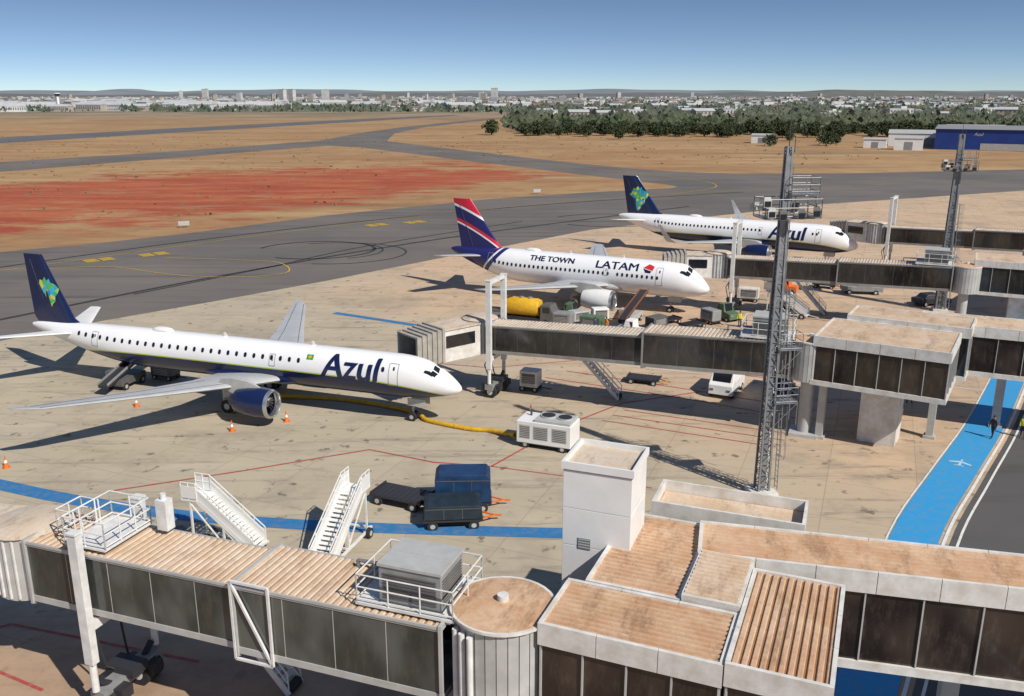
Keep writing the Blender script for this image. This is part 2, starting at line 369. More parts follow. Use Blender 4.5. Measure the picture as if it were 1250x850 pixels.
def body_azul(xc,half,zb,name):
    n=NB(name,.28);n.b.inputs["Coat Weight"].default_value=.4
    X=n.xyz()
    t=n.math('DIVIDE',n.math('ADD',X[0],xc),half)
    t2=n.math('MULTIPLY',t,t);t6=n.math('MULTIPLY',n.math('MULTIPLY',t2,t2),t2)
    bound=n.math('SUBTRACT',zb,n.math('MULTIPLY',t6,.9))
    d=n.math('SUBTRACT',X[2],bound)
    dirt=n.noise(1.2,5,.7,n.map(0,(.25,1,1)))
    wcol=n.mix(n.math('MULTIPLY',n.step(dirt,.4,.75),.3),(.84,.84,.84),(.66,.66,.65))
    c=n.mix(n.math('LESS_THAN',d,.16),wcol,(.82,.82,.80))
    c=n.mix(n.math('LESS_THAN',d,.10),c,(.45,.55,.06))
    c=n.mix(n.math('LESS_THAN',d,.0),c,(.006,.014,.065))
    return n.out(c)
def body_latam(name,x0):
    n=NB(name,.28);n.b.inputs["Coat Weight"].default_value=.4
    X=n.xyz();dirt=n.noise(1.2,5,.7,n.map(0,(.25,1,1)))
    c=n.mix(n.math('MULTIPLY',n.step(dirt,.4,.75),.3),(.84,.84,.84),(.66,.66,.65))
    d=n.math('ADD',n.math('ADD',X[0],x0),n.math('MULTIPLY',n.math('SUBTRACT',X[2],4.0),-.9))
    c=n.mix(n.math('LESS_THAN',d,.0),c,(.02,.02,.12))
    c=n.mix(n.math('LESS_THAN',d,-.7),c,(.8,.8,.8))
    c=n.mix(n.math('LESS_THAN',d,-1.0),c,(.02,.02,.12))
    return n.out(c)
def fin_latam():
    n=NB("striped_tail_paint",.3);X=n.xyz()
    q=n.math('ADD',X[0],31);d=n.math('ADD',n.math('ADD',n.math('MULTIPLY',X[2],1.0),n.math('MULTIPLY',X[0],.42)),n.math('MULTIPLY',n.math('MULTIPLY',q,q),.03))
    c=(.02,.02,.12)
    for th,cc in ((-5.0,(.8,.8,.8)),(-4.78,(.60,.02,.05)),(-4.35,(.02,.02,.12)),(-2.95,(.8,.8,.8)),(-2.65,(.60,.02,.05))):
        c=n.mix(n.math('GREATER_THAN',d,th),c,cc)
    return n.out(c)
def interp(st,x):
    if x<=st[0][0]:return st[0][1:]
    for i in range(len(st)-1):
        if x<=st[i+1][0]:
            a=st[max(i-1,0)];b=st[i];c=st[i+1];d=st[min(i+2,len(st)-1)]
            h=c[0]-b[0];t=(x-b[0])/h;o=[]
            for k in (1,2,3):
                m0=(c[k]-a[k])/max(c[0]-a[0],1e-6)*h;m1=(d[k]-b[k])/max(d[0]-b[0],1e-6)*h
                if i==0:m0=(c[k]-b[k])*2.2 if k<3 else (c[k]-b[k])
                o.append((2*t**3-3*t*t+1)*b[k]+(t**3-2*t*t+t)*m0+(-2*t**3+3*t*t)*c[k]+(t**3-t*t)*m1)
            return o
    return st[-1][1:]
def airliner(label,loc,rz,L,ry,rz_,zc,wing,eng,stab,fin,bodymat,finmat,engmat,texts,emblem,win,sharklet=False,flag=None):
    root=thing("airliner",label,"airliner",loc,rz)
    k=ry/1.5
    st=[(0,.02,.02,-.62*k),(.12,.26*k,.24*k,-.60*k),(.5,.55*k,.52*k,-.52*k),(1.1,.84*k,.84*k,-.38*k),(1.9,1.08*k,1.16*k,-.2*k),(2.9,1.30*k,1.44*k,-.06*k),(4.2,1.44*k,rz_*.97,-.01),(5.6,ry,rz_,0),
        (L*.5,ry,rz_,0),(L*.68,ry,rz_,0),(L*.75,ry*.96,rz_*.95,.07*k),(L*.82,ry*.82,rz_*.80,.28*k),(L*.89,ry*.60,rz_*.58,.58*k),(L*.95,ry*.36,rz_*.36,.84*k),(L*.99,ry*.16,rz_*.18,1.0*k),(L,ry*.08,rz_*.09,1.04*k)]
    def sf(x,th,o=0):
        a,b,c=interp(st,x);return Vector((-x,-(a+o)*math.cos(th),zc+c+(b+o)*math.sin(th)))
    g=G();xs=[0,.04,.12,.25,.4,.6,.85,1.1,1.4,1.7,2,2.4,2.8,3.3,3.8,4.4,5,5.6];x=7
    while x<L*.68:xs.append(x);x+=1.6
    xs+=[L*(.68+.32*i/20) for i in range(21)]
    g.loft([[sf(x,2*math.pi*q/48) for q in range(48)] for x in xs]);g.obj("fuselage",[bodymat],root,True)
    g=G();w0=wing[0][0]
    g.loft([[(-(x),-(ry*1.02*s)*math.cos(t),zc-rz_*.62+.62*k*s*math.sin(t)) for t in [2*math.pi*q/24 for q in range(24)]] for x,s in ((w0-1.6,.25),(w0-.6,.72),(w0+.6,.98),(w0+3,1.08),(w0+6,1.06),(w0+8,.85),(w0+9.6,.3))])
    g.obj("wing_fairing",[engmat if finmat=='navy' else 'wing'],root,True)
    for sgn in (-1,1):
        g=G();secs=[(le,sgn*y,zc+z,c,t) for le,y,z,c,t in wing]
        if sharklet:
            le,y,z,c,t=secs[-1];secs+=[(le+.5,y+sgn*.25,z+.35,c*.8,.09),(le+1.3,y+sgn*.55,z+1.4,c*.55,.08),(le+2.0,y+sgn*.7,z+2.4,c*.3,.08)]
        lift(g,secs)
        w=g.obj("wing",['wing'],root,True)
        for fy in (.38,.55,.72):
            y=wing[-1][1]*fy;i=0
            while wing[i+1][1]<y:i+=1
            t=(y-wing[i][1])/(wing[i+1][1]-wing[i][1]);le=wing[i][0]*(1-t)+wing[i+1][0]*t;c=wing[i][3]*(1-t)+wing[i+1][3]*t;z=wing[i][2]*(1-t)+wing[i+1][2]*t
            g=G();g.revx([(-(le+c*.55),.03),(-(le+c*.7),.16),(-(le+c*.9),.17),(-(le+c*1.12),.03)],sgn*y,zc+z-.16,10);g.obj("flap_fairing",['wing'],w,True)
        for frac,nm in ((.16,"slat_line"),(.72,"flap_line")):
            g=G();P=[]
            for le,y,z,c,t in wing[1:-1]:
                P.append(Vector((-(le+c*frac),sgn*y,zc+z+naca(frac)*t*c+.012)))
            for a_,b_ in zip(P,P[1:]):g.beam(a_,b_,.05,.012)
            g.obj(nm,['dgrey'],w)
        ex,ey,ez,er,el=eng
        lip=G();lip.revx([(-ex,er*.86),(-ex-.03,er*.93),(-ex-.25,er*1.0)],sgn*ey,ez,32);lip.revx([(-ex,er*.86),(-ex-.12,er*.80),(-ex-.5,er*.80)],sgn*ey,ez,32)
        g=G();g.revx([(-ex-.25,er*1.0),(-ex-el*.3,er*1.06),(-ex-el*.55,er*1.03),(-ex-el*.8,er*.88),(-ex-el*.86,er*.80)],sgn*ey,ez,32);g.revx([(-ex-el*.86,er*.80),(-ex-el*.8,er*.7)],sgn*ey,ez,32)
        nac=g.obj("engine",[engmat],root,True)
        lip.obj("intake_lip",['silver'],nac,True)
        g=G();rings=[]
        for x,zz0,zz1,w_ in ((ex+el*.3,ez+er*.8,ez+er*1.08,.05),(ex+el*.55,ez+er*.7,ez+er*1.45,.2),(ex+el*.95,ez+er*.5,ez+er*1.55,.22),(ex+el*1.25,ez+er*.9,ez+er*1.4,.08)):
            rings.append([(-x,sgn*ey-w_,zz0),(-x,sgn*ey+w_,zz0),(-x,sgn*ey+w_,zz1),(-x,sgn*ey-w_,zz1)])
        g.loft(rings);g.obj("pylon",['lgrey'],nac,True)
        g=G();g.revx([(-ex-.42,.02),(-ex-.55,.22*er),(-ex-.75,.27*er)],sgn*ey,ez,16,0)
        for q in range(20):
            a=2*math.pi*q/20;ca,sa=math.cos(a),math.sin(a)
            r0,r1=.24*er,.79*er
            g.face([(-ex-.6,sgn*ey+r0*ca,ez+r0*sa),(-ex-.55,sgn*ey+r1*math.cos(a-.03),ez+r1*math.sin(a-.03)),(-ex-.75,sgn*ey+r1*math.cos(a+.22),ez+r1*math.sin(a+.22)),(-ex-.75,sgn*ey+r0*math.cos(a+.3),ez+r0*math.sin(a+.3))],0)
        g.revx([(-ex-.9,.8*er),(-ex-.9,.02)],sgn*ey,ez,24,1)
        g.obj("fan",['darkmetal','black'],nac,True)
        g=G();g.revx([(-ex-el*.75,er*.62),(-ex-el*.98,er*.48),(-ex-el*1.02,er*.40)],sgn*ey,ez,24);g.revx([(-ex-el*.9,er*.3),(-ex-el*1.2,.04)],sgn*ey,ez,18);g.obj("exhaust",['darkmetal'],nac,True)
        g=G();lift(g,[(le,sgn*y,zc+z,c,t) for le,y,z,c,t in stab]);g.obj("tailplane",['wing' if finmat!='navy' else 'white'],root,True)
        gy=2.9*k**.7;gx=w0+4.6
        g=G();g.tube((-gx,sgn*gy,zc-rz_*.7),(-gx,sgn*gy,.6),.13,.10,10);g.beam((-gx,sgn*gy,1.3),(-gx,sgn*(gy-1.4),zc-rz_*.8),.12);g.box((-gx,sgn*(gy+.32),1.4),(.9,.05,1.3))
        gear=g.obj("main_gear",['lgrey'],root,True)
        for dy in (-.36,.36):
            g=G();g.tube((-gx,sgn*gy+dy-.18,.56),(-gx,sgn*gy+dy+.18,.56),.56,.56,20,0);g.tube((-gx,sgn*gy+dy-.19,.56),(-gx,sgn*gy+dy+.19,.56),.26,.26,14,1);g.obj("wheel",['dark','lgrey'],gear,True)
    g=G();g.tube((-4.1*k**.3,0,zc-rz_*.8),(-4.1*k**.3,0,.4),.10,.08,10);g.beam((-4.1,0,1.0),(-3.1,0,zc-rz_*.8),.08)
    for s in (-1,1):g.box((-3.6*k**.3,s*.42,zc-rz_-.25),(1.5,.04,.6))
    gear=g.obj("nose_gear",['lgrey'],root,True)
    for dy in (-.26,.26):
        g=G();g.tube((-4.1*k**.3,dy-.11,.37),(-4.1*k**.3,dy+.11,.37),.37,.37,18,0);g.tube((-4.1*k**.3,dy-.115,.37),(-4.1*k**.3,dy+.115,.37),.17,.17,12,1);g.obj("wheel",['dark','lgrey'],gear,True)
    g=G();lift(g,[(le,0,zc+z,c,t) for le,z,c,t in fin],True);fo=g.obj("tail_fin",[finmat],root,True)
    fa,fb=fin[0],fin[-1]
    for s in (-1,1):
        g=G();pr=[]
        for fz in (.06,.93):
            le=fa[0]*(1-fz)+fb[0]*fz;c=fa[2]*(1-fz)+fb[2]*fz;z=fa[1]*(1-fz)+fb[1]*fz;pr.append((-(le+c*.72),zc+z,c*.11*naca(.72)+.01))
        g.beam((pr[0][0],s*pr[0][2],pr[0][1]),(pr[1][0],s*pr[1][2],pr[1][1]),.03,.02)
        g.obj("rudder_line",['dgrey'],fo)
    def panel(name,pts,m,off=.012,par=root,sub=1):
        P=[]
        for i,(x,t) in enumerate(pts):
            x2,t2=pts[(i+1)%len(pts)]
            for q in range(sub):P.append(sf(x+(x2-x)*q/sub,t+(t2-t)*q/sub,off))
        g=G()
        xs=sum(p[0] for p in pts)/len(pts);ts=sum(p[1] for p in pts)/len(pts);c=sf(xs,ts,off+.006)
        for i in range(len(P)):g.face([P[i],P[(i+1)%len(P)],c])
        return g.obj(name,[m],par,True)
    ws=1.0*k**.6
    for pts in ([(1.68*ws,1.48),(2.1*ws,1.48),(2.04*ws,1.06),(1.58*ws,.99)],[(1.62*ws,.91),(2.05*ws,.97),(2.2*ws,.64),(1.80*ws,.58)],[(1.95*ws,.55),(2.32*ws,.60),(2.65*ws,.62),(2.58*ws,.78),(2.18*ws,.84)]):
        panel("cockpit_window",pts,'glass',.012,root,3);panel("cockpit_window",[(x,math.pi-t) for x,t in pts],'glass',.012,root,3)
    x0,x1,pitch,thw,skips=win
    P=[];hw,hh=.13,.19
    for q in range(8):
        a=2*math.pi*(q+.5)/8;P.append((hw*1.05*max(-1,min(1,1.3*math.cos(a))),hh*1.05*max(-1,min(1,1.3*math.sin(a)))))
    base=None;x=x0
    while x<x1:
        if not any(a<x<b for a,b in skips):
            if base is None:
                c=sf(x,thw,.014);g=G();g.face([Vector((u,*(sf(x,thw+v/rz_,.014)-c).yz)) for u,v in P])
                base=g.obj("cabin_window",['glass'],root);base.location=c
            else:
                o=base.copy();COL.objects.link(o);o.parent=root;o.location=sf(x,thw,.014)
        x+=pitch
    def door(x,w,t0,t1):
        g=G()
        def seg(xa,ta,xb,tb,wd):
            for q in range(6):
                A=(xa+(xb-xa)*q/6,ta+(tb-ta)*q/6);B=(xa+(xb-xa)*(q+1)/6,ta+(tb-ta)*(q+1)/6)
                if abs(xa-xb)>abs(ta-tb):n_=(0,wd/rz_)
                else:n_=(wd,0)
                g.face([sf(A[0],A[1],.013),sf(B[0],B[1],.013),sf(B[0]+n_[0],B[1]+n_[1],.013),sf(A[0]+n_[0],A[1]+n_[1],.013)])
        seg(x,t0,x,t1,.05);seg(x+w,t0,x+w,t1,.05);seg(x,t0,x+w,t0,.05);seg(x,t1,x+w,t1,.05)
        d=g.obj("cabin_door",['grey'],root)
        panel("door_window",[(x+w*.4,t1-.32),(x+w*.6,t1-.32),(x+w*.6,t1-.16),(x+w*.4,t1-.16)],'glass',.015,d)
    door(4.6*k**.3,.75,-.25,.78);door(L*.80,.65,-.15,.75)
    door(w0+1.2,.5,.05,.62)
    g=G();g.loft([[(-(L*.655+dx),s*.42*math.cos(t),zc+rz_-.03+max(0,s*.30*math.sin(t))) for t in [math.pi*q/12 for q in range(13)]] for dx,s in ((-1.1,.1),(-.8,.7),(-.3,1),(.4,1),(.9,.7),(1.2,.1))]);g.obj("antenna_dome",['white'],root,True)
    for ax in (L*.3,L*.5):
        g=G();lift(g,[(ax,0,zc+rz_-.02,.4,.1),(ax+.2,0,zc+rz_+.35,.2,.1)],True);g.obj("antenna",['white'],root)
    for body,size,xr,thc,col,bold,shear,sx in texts:
        bm=text2d(body,size,bold,shear,.14,sx)
        for v in bm.verts:
            u,w,zz=v.co;v.co=sf(xr-u,thc+w/rz_,.02+zz)
        bm_obj(bm,"lettering",col,root)
    if flag:
        x,t=flag;panel("flag_mark",[(x+.6,t-.13),(x,t-.13),(x,t+.13),(x+.6,t+.13)],'green',.02);panel("flag_mark",[(x+.5,t),(x+.3,t-.09),(x+.1,t),(x+.3,t+.09)],'yellow',.03)
    if emblem=='map':
        bm=bmesh.new();fz=.50;le=fa[0]*(1-fz)+fb[0]*fz;c=fa[2]*(1-fz)+fb[2]*fz;z=fa[1]*(1-fz)+fb[1]*fz;S=c*.36
        cx,cz=le+c*.50,zc+z
        vs=[bm.verts.new((-(cx)+px*S,0,cz+pz*S)) for px,pz in MAP];bm.faces.new(vs)
        bmesh.ops.triangulate(bm,faces=bm.faces)
        for q in range(-8,9):
            bmesh.ops.bisect_plane(bm,geom=bm.verts[:]+bm.edges[:]+bm.faces[:],plane_co=(-cx+q*S/6,0,0),plane_no=(1,0,0))
        for v in bm.verts:
            f=(v.co.z-zc-fa[1])/(fb[1]-fa[1]);l_=fa[0]*(1-f)+fb[0]*f;cc=fa[2]*(1-f)+fb[2]*f;th=fa[3]*(1-f)+fb[3]*f;t=min(1,max(0,(-v.co.x-l_)/cc));v.co.y=-(naca(t)*th*cc+.02)
        bm_obj(bm,"tail_emblem",'mosaic',fo)
    if emblem=='mark':
        for m,pts in (('red',[(7.4,.70),(6.8,1.0),(6.1,.84),(6.25,.56)]),('navy',[(7.4,.66),(6.35,.52),(6.5,.40),(7.1,.42)])):
            panel("emblem",pts,m,.02,root,1)
    return root
airliner("white airliner with navy belly and tail parked at gate",(-3.8,64.8,0),R(-19.3),41.5,1.52,1.70,3.6,
  [(14.2,0,-1.15,6.6,.12),(16.6,4.6,-.75,4.4,.105),(19.6,9.5,-.25,2.9,.10),(23.6,16.4,.55,1.5,.09),(24.9,17.55,.75,.7,.08)],
  (13.4,4.9,1.85,1.13,3.7),[(35.8,.2,.75,2.9,.1),(39.6,6.1,1.35,1.2,.09)],[(35.2,1.0,5.4,.11),(36.6,1.9,4.6,.11),(39.4,7.45,2.1,.10)],
  body_azul(19.0,17.8,3.42,"first_airliner_paint"),'navy','navy',[("Azul",2.75,11.2,-.13,'navy',.03,.14,1.0)],'map',(5.9,35.6,.82,.46,[(6.1,12.5)]),False,(12.0,.68))
airliner("white airliner with striped navy and red tail at gate",(22.4,100.2,0),R(-27),33.84,1.98,2.03,3.95,
  [(10.4,0,-1.25,7.0,.13),(13.5,5.6,-.75,4.6,.11),(18.9,15.8,.3,1.9,.10),(19.8,17.0,.45,1.3,.09)],
  (9.3,5.75,2.0,1.18,4.3),[(28.2,.2,.85,3.6,.1),(31.6,6.2,1.5,1.3,.09)],[(25.2,1.4,7.2,.11),(26.9,2.3,5.6,.11),(31.0,7.85,2.5,.10)],
  body_latam("second_airliner_paint",27.2),fin_latam(),'white',[("THE TOWN",1.04,21.9,.57,'navy',.045,0,1.06),("LATAM",1.4,13.3,.47,'navy',.03,0,1.2)],'mark',(5.6,27.0,.60,.18,[(10.6,11.2)]))
airliner("white airliner with navy tail parked by far gate",(50.4,130.3,0),R(-29.5),37.57,1.98,2.03,3.95,
  [(12.4,0,-1.25,7.0,.13),(15.5,5.6,-.75,4.6,.11),(20.9,15.8,.3,1.9,.10),(21.8,17.0,.45,1.3,.09)],
  (11.2,5.75,2.0,1.2,4.1),[(31.9,.2,.85,3.6,.1),(35.3,6.2,1.5,1.3,.09)],[(28.9,1.4,7.2,.11),(30.6,2.3,5.6,.11),(34.7,7.85,2.5,.10)],
  body_azul(18,16.5,3.4,"third_airliner_paint"),'navy','navy',[("Azul",2.95,12.6,-.12,'navy',.032,.14,1.0)],'map',(5.6,31,.60,.40,[(6.5,13.4)]),True)
# ------------------------------------------------------------------ building parts
def ridged(g,x0,x1,y0,y1,z,along='x',pitch=.27,h=.065,m=0,zf=None,gm=1):
    zf=zf or (lambda x,y:0)
    a0,a1=(y0,y1) if along=='x' else (x0,x1)
    n=max(2,int(round((a1-a0)/pitch)));p=(a1-a0)/n;prof=[]
    for i in range(n):
        b=a0+i*p;prof+=[(b,0),(b+p*.30,0),(b+p*.42,h),(b+p*.88,h)]
    prof.append((a1,0))
    for i,((q0,h0),(q1,h1)) in enumerate(zip(prof,prof[1:])):
        if along=='x':P=[(x0,q0,z+h0),(x1,q0,z+h0),(x1,q1,z+h1),(x0,q1,z+h1)]
        else:P=[(q0,y0,z+h0),(q1,y0,z+h1),(q1,y1,z+h1),(q0,y1,z+h0)]
        g.face([(x,y,zz+zf(x,y)) for x,y,zz in P],gm if i%4==0 else m)
def block(root,x0,x1,y0,y1,zf,zt,fas=.8,mull=1.4,glass='brownglass',along='x',roof='roof',rd=.12,parw=.14,fw=.055):
    e=.012
    x0+=e;x1-=e;y0+=e;y1-=e
    g=G();g.box(((x0+x1)/2,(y0+y1)/2,(zf+zt-fas)/2+.1),(x1-x0-.24,y1-y0-.24,zt-fas-zf));g.obj("glazing",[glass],root)
    g=G();zc=(zf+zt-fas)/2+.05;hh=zt-fas-zf-.1
    def row(a,b,fixed,ax):
        n=max(1,int(round((b-a)/mull)))
        for i in range(n+1):
            q=a+(b-a)*i/n
            g.box((q,fixed,zc) if ax=='x' else (fixed,q,zc),(fw,.10,hh) if ax=='x' else (.10,fw,hh))
    row(x0+.1,x1-.1,y0+.09,'x');row(x0+.1,x1-.1,y1-.09,'x');row(y0+.14,y1-.14,x0+.09,'y');row(y0+.14,y1-.14,x1-.09,'y')
    g.obj("window_frame",['lgrey'],root)
    g=G();g.box(((x0+x1)/2,(y0+y1)/2,zf-.05),(x1-x0-.02,y1-y0-.02,.35));g.obj("floor_slab",['dustywhite'],root)
    g=G();zc=zt-fas/2
    def fpan(a,b,fx,ax,w):
        n=max(1,int(round((b-a)/2.1)));d=(b-a)/n
        for i in range(n):
            q=a+d*(i+.5);g.box((q,fx,zc) if ax=='x' else (fx,q,zc),(d-.025,w,fas) if ax=='x' else (w,d-.025,fas))
    fpan(x0,x1,y0+parw/2,'x',parw);fpan(x0,x1,y1-parw/2,'x',parw);fpan(y0+parw+.004,y1-parw-.004,x0+parw/2,'y',parw);fpan(y0+parw+.004,y1-parw-.004,x1-parw/2,'y',parw)
    g.obj("fascia",['dustywhite'],root)
    g=G();ridged(g,x0+parw*.6,x1-parw*.6,y0+parw*.6,y1-parw*.6,zt-rd,along);g.box(((x0+x1)/2,(y0+y1)/2,zt-fas/2-.12),(x1-x0-parw*1.4,y1-y0-parw*1.4,fas*.6));g.obj("roof",[roof,GRV[roof]],root)
def columns(root,pts,w=.6,h=4.2,m='lgrey'):
    for x,y in pts:
        g=G();g.box((x,y,h/2),(w,w,h));g.box((x,y,.12),(w+.3,w+.3,.24));g.obj("support_column",[m],root)
T=thing("terminal_building","low terminal with dusty corrugated roofs and brown glazing","building",(.8,25.7,0),R(-22.5))
block(T,0,6,0,3.1,4.3,8.0,.8,1.45,along='x')
block(T,6,9.15,0,6.15,4.3,8.1,.8,1.45,along='y')
block(T,.6,4.0,3.15,9.1,4.3,8.0,.7,1.45,along='x')
block(T,4.0,5.99,3.15,6.6,4.3,8.2,.6,1.45,along='x',roof='roofmid',rd=.02)
g=G();g.box((4.5,3,2.1),(8.4,5.6,3.9));g.obj("lower_wall",['lgrey'],T)
TX=thing("roof_annexe","white flat-roofed annexe with low parapet","building",(5.9,34.9,0),R(-21))
g=G();g.box((3.1,1.2,3.5),(6.1,2.3,7.0));g.obj("wall",['dustywhite'],TX)
g=G()
for c,d in (((3.1,.06,7.5),(6.2,.12,.9)),((3.1,2.36,7.5),(6.2,.12,.9)),((.06,1.21,7.5),(.12,2.17,.9)),((6.14,1.21,7.5),(.12,2.17,.9))):g.box(c,d)
g.obj("parapet",['dustywhite'],TX)
g=G();g.box((3.1,1.21,7.42),(5.9,2.1,.1));g.obj("roof",['roofmid'],TX)
CR=thing("glazed_walkway","long elevated walkway with brown glass and dusty roof","walkway",(8.3,29.65,0),R(-13.5))
block(CR,-1.5,30,0,2.75,4.4,8.18,.85,1.9,along='x')
columns(CR,[(8,1.4),(16,1.4),(24,1.4)])
BT=thing("lift_tower","square white panelled lift tower beside roofs","tower",(3.62,32.2,0),R(-21))
g=G()
for i in range(7):g.box((0,0,.78+i*1.55),(2.66,2.42,1.53))
g.obj("wall",['white'],BT,bevel=.01)
g=G();g.box((0,0,5.45),(2.6,2.36,10.9));g.obj("wall_core",['lgrey'],BT)
g=G();g.box((0,0,10.93),(2.72,2.48,.1));g.obj("roof_slab",['rooflight'],BT)
g=G()
for c,d in (((0,-1.22,11.05),(2.8,.1,.3)),((0,1.22,11.05),(2.8,.1,.3)),((-1.35,0,11.05),(.1,2.34,.3)),((1.35,0,11.05),(.1,2.34,.3))):g.box(c,d)
g.obj("parapet",['white'],BT)
g=G();g.box((-.45,-1.22,7.9),(.5,.03,.45));
for i in range(4):g.box((-.45,-1.24,7.74+i*.11),(.44,.02,.03),m=1)
g.obj("vent_grille",['grey','lgrey'],BT)
MN=thing("gate_lounge_building","elevated glazed gate lounge with white fascia","building",(21.4,61.8,0),R(-31))
block(MN,0,9.0,0,6.3,4.6,8.0,.75,1.5,roof='roofmid',fw=.045)
block(MN,1.0,9.6,6.3,10.2,4.6,8.35,.75,1.5,roof='roofmid',fw=.045)
g=G();g.box((4.6,3.2,2.2),(2.6,2.4,4.3));g.box((5.9,3.2,2.2),(.06,1.6,4.2));g.obj("stair_core",['dustywhite'],MN)
columns(MN,[(.8,1.2),(7.8,5.4)],.5)
MC=thing("glazed_walkway","elevated glazed walkway leading to gate lounge","walkway",(30.6,65.4,0),R(-25))
block(MC,0,26,0,3.9,4.6,8.15,.8,1.7,roof='roofmid',fw=.045)
columns(MC,[(6,2),(14,2),(22,2)])
MN2=thing("gate_lounge_building","elevated glazed gate lounge beside parked car","building",(47.9,92.2,0),R(-27))
block(MN2,0,10,0,5,4.6,8.0,.7,1.6,'farglass',roof='roofmid',fw=.045)
g=G();g.box((5,3,2.2),(2.6,2.4,4.3));g.obj("stair_core",['dustywhite'],MN2)
MC2=thing("glazed_walkway","elevated dusty-roofed walkway between gate lounges","walkway",(56,92.6,0),R(-24))
block(MC2,0,30,0,3.9,4.6,8.2,.8,1.8,'farglass',roof='roofmid',fw=.045)
MN3=thing("gate_lounge_building","elevated glazed gate lounge at far gate","building",(72,114,0),R(-30))
block(MN3,0,10,0,6,4.6,8.0,.7,1.6,'farglass',roof='roofmid',fw=.045)
MC3=thing("glazed_walkway","long dusty-roofed walkway joining the far gates","walkway",(56,98,0),R(50))
block(MC3,0,20,-3.5,0,4.6,8.0,.8,1.8,'farglass',roof='roofmid',fw=.045)
# ------------------------------------------------------------------ jet bridges
def rails(g,x0,x1,y0,y1,z,h=1.1,r=.03,step=1.2,sides="xXyY",m=0):
    segs=[]
    if 'y' in sides:segs.append(((x0,y0),(x1,y0)))
    if 'Y' in sides:segs.append(((x0,y1),(x1,y1)))
    if 'x' in sides:segs.append(((x0,y0),(x0,y1)))
    if 'X' in sides:segs.append(((x1,y0),(x1,y1)))
    for (a,b),(c,d) in segs:
        for hh in (h,h*.55,.12):g.tube((a,b,z+hh),(c,d,z+hh),r,r,6,m)
        L=math.hypot(c-a,d-b);n=max(1,int(round(L/step)))
        for i in range(n+1):
            t=i/n;g.tube((a+(c-a)*t,b+(d-b)*t,z),(a+(c-a)*t,b+(d-b)*t,z+h),r,r,6,m)
def stairs_geo(g,p0,p1,w,n=12,m=0,rail=True,panel=False):
    a=Vector(p0);b=Vector(p1);d=b-a;h=Vector((d.x,d.y,0)).normalized();s=Vector((-h.y,h.x,0))*(w/2)
    for k in (-1,1):
        g.beam(a+s*k,b+s*k,.06,.28,m)
        if rail:
            up=Vector((0,0,1.0));g.beam(a+s*k+up,b+s*k+up,.05,.05,m);up2=up*.55;g.beam(a+s*k+up2,b+s*k+up2,.04,.04,m)
            for i in range(6):
                p=a+d*(i/5)+s*k;g.beam(p,p+up,.045,.045,m)
            if panel:
                q=[a+s*k+Vector((0,0,.05)),b+s*k+Vector((0,0,.05)),b+s*k+Vector((0,0,.75)),a+s*k+Vector((0,0,.75))];o=s.normalized()*.02
                g.hexa([q[0]-o,q[1]-o,q[1]+o,q[0]+o,q[3]-o,q[2]-o,q[2]+o,q[3]+o],m)
    for i in range(n):
        p=a+d*((i+.5)/n);g.box((p.x,p.y,p.z),(.26,w-.06,.05),math.atan2(h.y,h.x),m)
def tunnel(root,x0,x1,w,h,zf,glass,panel=1.6,roofm='roof',frame='lgrey'):
    def P(x,y,z):return (x,y,z+zf(x))
    def bx(g,xa,xb,ya,yb,za,zb,m=0):
        g.hexa([P(xa,ya,za),P(xb,ya,za),P(xb,yb,za),P(xa,yb,za),P(xa,ya,zb),P(xb,ya,zb),P(xb,yb,zb),P(xa,yb,zb)],m)
    hw=w/2;main='lgrey' if frame=='lgrey' else 'mgrey'
    for s in (-1,1):
        g=G();n=max(1,int(round((x1-x0)/panel)));d=(x1-x0)/n
        for i in range(n):bx(g,x0+i*d+.015,x0+(i+1)*d-.015,s*hw-.03,s*hw+.03,.17,h-.12)
        g.obj("glass_wall",[glass],root)
        g=G();bx(g,x0,x1,s*hw-.07,s*hw+.07,-.10,.17);bx(g,x0,x1,s*hw-.06,s*hw+.06,h-.12,h+.02)
        for i in range(n+1):bx(g,max(x0,x0+i*d-.015),min(x1,x0+i*d+.015),s*hw-.035,s*hw+.035,.17,h-.12,1)
        g.obj("side_frame",[main,frame],root)
    g=G();bx(g,x0,x1,-hw+.07,hw-.07,-.12,.05);g.obj("floor",['grey'],root)
    g=G();ridged(g,x0,x1,-hw-.06,hw+.06,h+.03,'y',.3,.05,0,lambda x,y:zf(x)+.10*(1-(y/hw)**2),2);bx(g,x0,x1,-hw-.1,-hw-.02,h-.02,h+.08,1);bx(g,x0,x1,hw+.02,hw+.1,h-.02,h+.08,1);bx(g,x0+.02,x1-.02,-hw+.05,hw-.05,h-.1,h+.02,1)
    g.obj("roof",[roofm,main,GRV[roofm]],root)
    for x in (x0,x1):
        g=G();bx(g,x-.06,x+.06,-hw-.14,hw+.14,h-.05,h+.16);bx(g,x-.06,x+.06,-hw-.14,-hw-.02,-.2,h-.05);bx(g,x-.06,x+.06,hw+.02,hw+.14,-.2,h-.05);bx(g,x-.06,x+.06,-hw-.02,hw+.02,-.25,-.13);g.obj("end_frame",[main],root)
